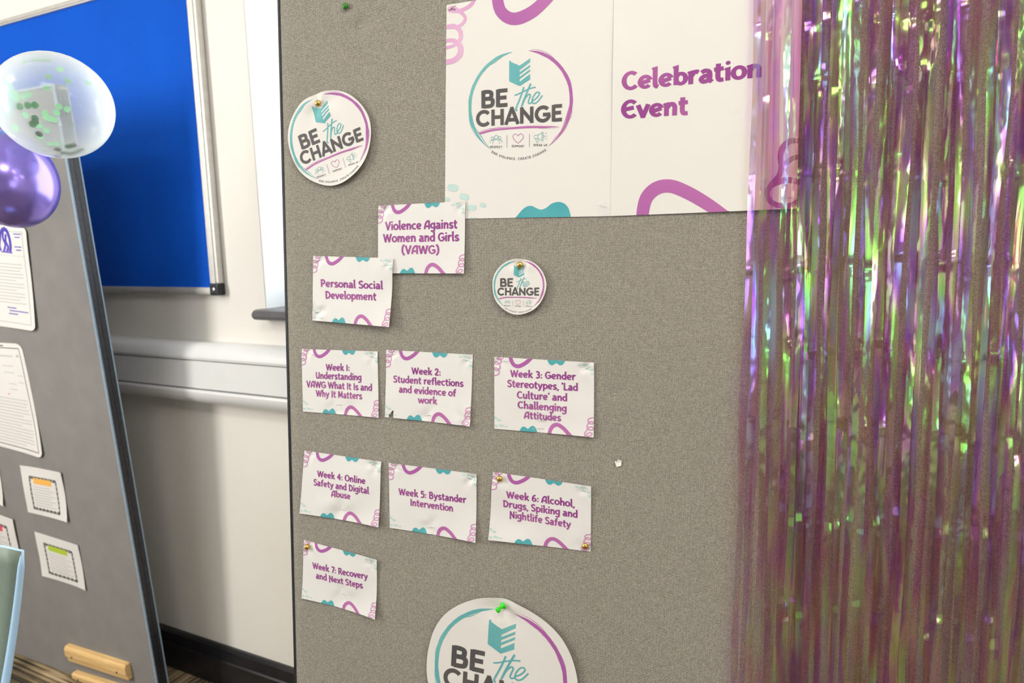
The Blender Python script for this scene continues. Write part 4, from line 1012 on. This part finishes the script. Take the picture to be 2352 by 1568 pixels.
class CSheet(Sheet):
    def obj_matrix(s): return CM @ Matrix.Translation((s.o.x, s.o.y, 0))
def csheet(cn, label, seed, lifts=(0, 0, .004, 0), base=.0015, rnd=0, name='pinned_paper', curl=0, amp=.002, m='paper_card'):
    s = CSheet([cab(*p) for p in cn], base, amp, lifts, [], seed, curl)
    def edge(u, v):
        if not rnd: return u, v
        du, dv = max(0, rnd-u, u-(1-rnd)), max(0, rnd*.5-v, v-(1-rnd*.5))*2
        if du > 0 and dv > 0:
            q = math.hypot(du, dv)/rnd
            mxx = max(du, dv)/rnd
            k_ = mxx/q
            u = u + (-1 if u > .5 else 1)*du*(1-k_); v = v + (-1 if v > .5 else 1)*dv/2*(1-k_)
        return u, v
    s.build_quad(name, M[m], 40, 40, edge=edge if rnd else None, label=label, cat='paper', group='papers pinned to the folding board')
    return s
def uvq(s, name, rects, m):
    fn = lambda u, v: tuple(s.uv2ab(u, v)); sh = []
    for (u0, v0, u1, v1) in rects:
        n = max(1, int((u1-u0)*8)); k_ = max(1, int((v1-v0)*8)); v = []; f = []
        for j in range(k_+1):
            for i in range(n+1): v.append((u0+(u1-u0)*i/n, v0+(v1-v0)*j/k_))
        for j in range(k_):
            for i in range(n): q = j*(n+1)+i; f.append((q+n+1, q+n+2, q+1, q))
        sh.append((v, f))
    return s.prnt(name, sh, fn, m, lift=None)
r_ = random.Random(9)
def tl(v0, v1, n, u0=.12, u1=.88, h=.006): 
    return [(u0, v0+(v1-v0)*i/max(1, n-1), u1-r_.uniform(0, .25)*(i % 3 == 2), v0+(v1-v0)*i/max(1, n-1)+h) for i in range(n)]
p1 = csheet([(-78, 512), (62, 520), (88, 760), (-46, 742)], 'tall laminated page with a blue ink figure drawing, below the purple balloon', 41, (0, 0, .006, 0), rnd=.10, amp=.003)
uvq(p1, 'border_print', [(.06, .05, .94, .058), (.06, .94, .94, .948), (.06, .05, .07, .948), (.93, .05, .94, .948), (.5, .28, .93, .284), (.42, .06, .43, .28)], M['text_grey'])
uvq(p1, 'text_print', tl(.36, .74, 13, h=.008), M['text_grey'])
uvq(p1, 'note_print', [(.80, .07, .92, .08), (.82, .10, .90, .11), (.80, .19, .91, .2), (.82, .22, .9, .23)], M['blue_ink'])
uvq(p1, 'caption_print', [(.55, .79, .70, .80), (.58, .82, .9, .83), (.56, .85, .72, .86)], M['blue_ink'])
fn = lambda u, v: tuple(p1.uv2ab(u, v))
hair = [strip(catmull([(.64, .03), (.60, .07), (.58, .13), (.56, .20), (.58, .24)], 5), .035), strip(catmull([(.64, .03), (.70, .05), (.735, .12), (.74, .20), (.72, .25)], 5), .04), strip(catmull([(.64, .05), (.63, .12), (.66, .18), (.62, .25)], 5), .03), strip(catmull([(.68, .08), (.67, .15), (.70, .2), (.67, .25)], 5), .03), strip([(.58, .25), (.76, .255)], .012)]
p1.prnt('drawing_print', flip_y(hair), fn, M['blue_ink'])
p2 = csheet([(-70, 783), (50, 789), (104, 1052), (-14, 1020)], 'tall laminated page with phone-like outline, below the figure drawing page', 42, (0, 0, .006, 0), rnd=.12, amp=.003)
uvq(p2, 'border_print', [(.07, .04, .93, .047), (.06, .955, .93, .962), (.065, .05, .075, .955), (.925, .05, .935, .955), (.45, .02, .65, .03)], M['black_ink'])
uvq(p2, 'text_print', tl(.50, .92, 15, h=.007)+[(.5, .11, .78, .12), (.85, .10, .90, .12)], M['text_grey'])
uvq(p2, 'figure_print', [(.55, .20, .75, .206), (.55, .26, .75, .266), (.80, .28, .9, .286), (.80, .34, .9, .346), (.6, .36, .75, .366), (.6, .41, .75, .416)], M['text_grey'])
uvq(p2, 'mark_print', [(.55, .455, .575, .465)], M['red_lbl'])
p3 = csheet([(-80, 1040), (-4, 1058), (13, 1160), (-66, 1130)], 'white paper cut off by the left edge of the picture, above the red-labelled card', 43, (0, 0, .006, 0), amp=.002)
uvq(p3, 'border_print', [(.12, .12, .9, .14), (.12, .88, .9, .9), (.88, .12, .9, .9)], M['text_grey'])
def framed(cn, lab, lbl_m, seed, lifts):
    s = csheet(cn, lab, seed, lifts, amp=.003)
    B = []
    for i in range(22):
        for side in range(4):
            t0 = .17+.66*i/22; t1 = t0+.66/22*(.55+.45*((i*7+side*3) % 3)/2); o_ = .012*((i*5+side) % 3)/2
            B.append({0: (t0, .20-o_, t1, .245+o_), 1: (t0, .855-o_, t1, .90), 2: (.17-o_*.5, .2+(t0-.17)*1.06, .205, .2+(t1-.17)*1.06), 3: (.80, .2+(t0-.17)*1.06, .83+o_*.5, .2+(t1-.17)*1.06)}[side])
    uvq(s, 'border_print', B, M['black_ink'])
    uvq(s, 'text_print', [(.25, v_, .25+.5*(.8+.2*((i*3) % 2)), v_+.013) for i, v_ in enumerate((.40, .455, .51, .565, .62, .675, .73, .785))], M['text_grey'])
    uvq(s, 'label_print', [(.27, .225, .70, .345)], lbl_m); return s
framed([(47, 1067.5), (143, 1083), (160, 1197), (65, 1175.5)], 'small framed card with an orange heading label, above the green-labelled one', M['orange_lbl'], 44, (.002, .004, .006, 0))
g1 = framed([(79, 1220), (181, 1250), (200, 1354), (101, 1320)], 'small framed card with a lime green heading label, lowest on the folding board', M['green_lbl'], 45, (0, .002, .004, .005))
framed([(-66, 1160), (33, 1190), (54, 1300), (-46, 1275)], 'small framed card with a red heading label, partly behind the chair', M['red_lbl'], 46, (0, .003, .005, 0))
# pine rails screwed to the face
def rail(px0, py0, px1, py1, hpx, label, off=0.0, loc_name='wooden_rail'):
    a0, b0 = cab(px0, py0); a1, b1 = cab(px1, py1); hgt = abs(cab(px0, py0)[1]-cab(px0, py0+hpx)[1]); Lg = math.hypot(a1-a0, b1-b0); an = math.atan2(b1-b0, a1-a0)
    mx_ = CM @ Matrix.Translation((a0, b0, .0005+off)) @ Matrix.Rotation(an, 4, 'Z')
    e = empty(loc_name, mx_, label, 'wooden rail', 'pine rails on the folding board')
    prof = [(0, 0), (0, .012), (-hgt*.10, .016), (-hgt*.22, .018), (-hgt*.62, .018), (-hgt*.72, .014), (-hgt, .012), (-hgt, 0)]
    v = []; f = []; xs_ = [0, .003, Lg-.003, Lg]; n = len(prof)
    for x_, s_ in zip(xs_, (.9, 1, 1, .9)):
        for y_, z_ in prof: v.append((x_, -hgt/2+(y_+hgt/2)*s_, z_*(.93 if s_ < 1 else 1)))
    for j in range(3):
        for i in range(n): f.append((j*n+i, j*n+(i+1) % n, (j+1)*n+(i+1) % n, (j+1)*n+i))
    f.append(tuple(range(n-1, -1, -1))); f.append(tuple(3*n+i for i in range(n)))
    mesh_obj('bar', v, [t[::-1] for t in f], M['pine'], e)
    for x_ in (Lg*.12, Lg*.86):
        mb = MB(); mb.lathe([(.0035, 0), (.0035, .0006), (.0012, .0003)], 12, Matrix.Translation((x_, -hgt*.58, .0178))); mb.build('screw', M['black_plastic'], e, smooth=True)
rail(158, 1476, 298, 1520, 32, 'upper pine rail with two screws at the foot of the folding board')
rail(176, 1537, 300, 1576, 17, 'lower pine rail cut off by the bottom edge of the picture')

# ------------------------------------------------------------------ balloons
def balloon_mesh(n=48, m_=32, neck=.0):
    v = []; f = []
    for j in range(m_+1):
        th = PI*j/m_; z = math.cos(th); r = math.sin(th)
        if z < 0: r *= (1-.16*(-z)**2); z *= 1.16
        for i in range(n): v.append((r*math.cos(2*PI*i/n), r*math.sin(2*PI*i/n), z))
    for j in range(m_):
        for i in range(n): f.append((j*n+i, (j+1)*n+i, (j+1)*n+(i+1) % n, j*n+(i+1) % n))
    return v, f
def balloon(px, py, depth, rx, tip, m, label, elong=1.0):
    c = ray(px, py)*depth+CAMPOS; R = rx*depth/FPX
    d = (RT*tip[0]+UP*tip[1]+fwd*tip[2]).normalized()      # crown direction, knot opposite
    mx_ = Matrix.Translation(c) @ d.to_track_quat('Z', 'Y').to_matrix().to_4x4()
    e = empty('balloon', mx_, label, 'balloon', 'balloons bunched at the top of the folding board')
    v, f = balloon_mesh(); mesh_obj('skin', [(x*R, y*R, z*R*elong) for x, y, z in v], f, m, e, smooth=True)
    mb = MB(); zb = -1.16*R*elong; mb.lathe([(.012*R*6*.3, zb+.01*R), (.003, zb-.02*R), (.0045, zb-.05*R), (.003, zb-.08*R), (.010, zb-.16*R)], 14); mb.build('knot', m, e, smooth=True)
    return c, R, e, d
m = mat('clear_milky_latex', (.86, .90, .90, 1), .14, 0, .6); N = NT(m); N.b.inputs['Coat Weight'].default_value = .4
lw = N.n('ShaderNodeLayerWeight', i_Blend=.35); tr = N.n('ShaderNodeBsdfTransparent'); tr.inputs[0].default_value = (.97, .98, .98, 1)
tl_ = N.n('ShaderNodeBsdfTranslucent'); tl_.inputs[0].default_value = (.90, .94, .94, 1); ms = N.n('ShaderNodeMixShader'); ms.inputs[0].default_value = .4
N.l(N.b.outputs[0], ms.inputs[1]); N.l(tl_.outputs[0], ms.inputs[2])
mx = N.n('ShaderNodeMixShader'); fa = N.math('ADD', N.math('MULTIPLY', lw.outputs['Facing'], .9), .23); c_ = N.n('ShaderNodeClamp'); c_.inputs['Max'].default_value = .95; N.l(fa, c_.inputs[0])
N.l(c_.outputs[0], mx.inputs[0]); N.l(tr.outputs[0], mx.inputs[1]); N.l(ms.outputs[0], mx.inputs[2]); N.l(mx.outputs[0], N.out.inputs[0]); M['clear'] = m
m = mat('violet_chrome_latex', (.30, .22, .72, 1), .22, .65, .6); M['violet'] = m
m = mat('green_latex', (.20, .62, .50, 1), .25, 0, .5); M['mint'] = m
dB = 1.22
cB, RB, eB, dB_ = balloon(126, 243, 1.22, 117, (.93, -.22, -.30), M['clear'], 'clear balloon filled with green confetti', elong=1.08)
balloon(32, 418, 1.30, 90, (.25, -.95, -.1), M['violet'], 'metallic purple balloon below the clear confetti balloon', elong=1.18)
balloon(-84, 205, 1.34, 97, (.6, .5, -.2), M['mint'], 'mint green balloon, only a sliver at the left picture edge')
# confetti discs resting on the inside of the skin
cm = []
for nm, c1 in (('green_foil', (.01, .30, .06, 1)), ('light_green_paper', (.25, .72, .32, 1)), ('deep_green_foil', (.0, .14, .05, 1))):
    cm.append(noise_mat(nm, c1, tuple(x*1.2 for x in c1[:3])+(1,), 50, .3))
mb = MB(); mb.lathe([(.0105*.55, 0), (.0105*.55, .0003)], 16); proto = None; cmesh = []
for mm_ in cm:
    me = bpy.data.meshes.new('confetti_disc'); me.from_pydata(mb.v, [], mb.f); me.materials.append(mm_); cmesh.append(me)
def c7(x, y): return (x*.3826, 100+y*.3826)
front = [(115, 378, 0), (163, 371, 0), (207, 369, 0), (208, 450, 0), (193, 487, 0), (233, 546, 2), (208, 470, 2), (347, 640, 2), (412, 620, 0), (440, 615, 2), (485, 640, 2), (462, 652, 0), (425, 662, 2), (385, 660, 2), (360, 150, 1), (310, 680, 2), (345, 676, 2)]
back = [(290, 195, 1), (280, 262, 1), (408, 222, 1), (88, 300, 1), (95, 330, 1), (135, 315, 1), (165, 305, 1), (150, 430, 1), (270, 420, 1), (340, 415, 1), (355, 378, 1), (275, 445, 1), (300, 452, 1), (325, 458, 1), (235, 495, 1), (278, 525, 1), (90, 500, 1), (85, 520, 1), (240, 565, 1), (300, 607, 1), (345, 608, 1), (210, 95, 1), (245, 92, 1), (285, 97, 1), (145, 105, 1), (625, 320, 1), (405, 395, 1), (530, 235, 1)]
inv = eB.matrix_world.inverted()
def on_balloon(px, py, far):
    o_ = inv @ CAMPOS; d_ = (inv.to_3x3() @ ray(px, py)).normalized()
    el = 1.08; s_ = Vector((1, 1, 1/el)); R2 = RB*.985
    o2 = Vector((o_.x, o_.y, o_.z/el)); d2 = Vector((d_.x, d_.y, d_.z/el)); A_ = d2.dot(d2); B_ = 2*o2.dot(d2); C_ = o2.dot(o2)-R2*R2; disc = B_*B_-4*A_*C_
    if disc < 0: t_ = -B_/(2*A_); p = o2+d2*t_; p = p.normalized()*R2*.99
    else: t_ = (-B_+(1 if far else -1)*math.sqrt(disc))/(2*A_); p = o2+d2*t_
    n_ = Vector((p.x, p.y, p.z)).normalized(); q = Vector((p.x, p.y, p.z*el)); nn = Vector((n_.x, n_.y, n_.z/el)).normalized()
    return eB.matrix_world @ (q-nn*.002), eB.matrix_world.to_3x3() @ nn
for lst, far in ((front, False), (back, True)):
    for x, y, k_ in lst:
        p, nn = on_balloon(*c7(x, y), far)
        o = bpy.data.objects.new('confetti_disc', cmesh[k_]); COL.objects.link(o)
        o.matrix_world = Matrix.Translation(p) @ nn.to_track_quat('Z', 'Y').to_matrix().to_4x4() @ Matrix.Diagonal((1, 1, 1, 1))
        tag(o, 'small round green confetti disc clinging inside the clear balloon', 'confetti', 'green confetti discs inside the clear balloon')

# ------------------------------------------------------------------ plastic chair at the lower left
# chair back corner seen at (52,1268); chair stands facing away to the left
tp = ray(50, 1272); kd = (H-.80)/(-tp.z); TP = tp*kd+CAMPOS                      # top right corner of the back, 0.80 m high
fd = Vector((TP.x, TP.y, 0)).normalized()
chx = Vector((-.97, -.20, 0)).normalized(); chy = Vector((-chx.y, chx.x, 0))      # x across the back, y towards the seat front (away)
CHW = .40
CHM = frame_mx(Vector((TP.x, TP.y, 0))-chx*.016+chx*CHW/2, chx, chy, Vector((0, 0, 1)))
chair = empty('plastic_chair', CHM, 'plastic chair with grey-green shell and pale blue edge at the lower left', 'chair')
def shell(nu, nv, fn_, th, name, m, parent):
    v = []; f = []
    for side in (0, 1):
        for j in range(nv+1):
            for i in range(nu+1): p, n_ = fn_(i/nu, j/nv); v.append(p+n_*(th*(side-.5)))
    K = (nu+1)*(nv+1)
    for j in range(nv):
        for i in range(nu):
            k_ = j*(nu+1)+i; f.append((k_, k_+nu+1, k_+nu+2, k_+1)); f.append((K+k_, K+k_+1, K+k_+nu+2, K+k_+nu+1))
    for i in range(nu):
        f.append((i, i+1, K+i+1, K+i)); k_ = nv*(nu+1)+i; f.append((k_, K+k_, K+k_+1, k_+1))
    for j in range(nv):
        k_ = j*(nu+1); f.append((k_, K+k_, K+k_+nu+1, k_+nu+1)); k_ = k_+nu; f.append((k_, k_+nu+1, K+k_+nu+1, K+k_))
    return mesh_obj(name, v, f, m, parent, smooth=True)
def back_fn(u, w):                 # w 0 bottom, 1 top
    x = (u-.5)*2
    wd = CHW/2*(.74+.26*min(1, max(0, (w-.35)/.65))); z = .44+.389*w - .012*x*x*w
    y = -.02 - .0*w + .05*(x*x)*(.4+.6*w) + .035*(1-w)**2*2 
    p = Vector((x*wd, y, z)); n_ = Vector((-.10*x/wd*CHW*.5, 1, .05)).normalized(); return p, n_
shell(16, 14, back_fn, .006, 'backrest', M['chair_grey'], chair)
rim = [back_fn(1, w/14)[0] for w in range(15)] + [back_fn(1-u/16, 1)[0] for u in range(1, 17)] + [back_fn(0, 1-w/14)[0] for w in range(1, 15)]
mb = MB(); mb.tube(rim, [.0045+.003*(1-w/14) for w in range(15)]+[.0025]*16+[.0045+.003*(w/14) for w in range(1, 15)], 10); mb.build('backrest_rim', M['chair_blue'], chair, smooth=True)
def seat_fn(u, w):
    x = (u-.5)*2; y = .05+w*.38; z = .445-.012*(1-x*x)*math.sin(PI*w)-.02*max(0, w-.85)/.15*.6
    return Vector((x*(CHW/2)*(.86+.14*math.sin(PI*min(1, w*1.2)*.5)), y, z)), Vector((0, 0, 1))
shell(14, 14, seat_fn, .007, 'seat', M['chair_blue'], chair)
for sx in (-1, 1):
    for y0_, y1_ in ((.08, .02), (.38, .42)):
        mb = MB(); mb.tube([(sx*.15, y0_, .435), (sx*.17, y0_, .40), (sx*.20, y1_, .01)], .011, 12); mb.build('leg', M['chair_blue'], chair, smooth=True)
        mb = MB(); mb.lathe([(.014, 0), (.015, .004), (.013, .02)], 14, Matrix.Translation((sx*.20, y1_, 0))); mb.build('foot', M['black_plastic'], chair, smooth=True)
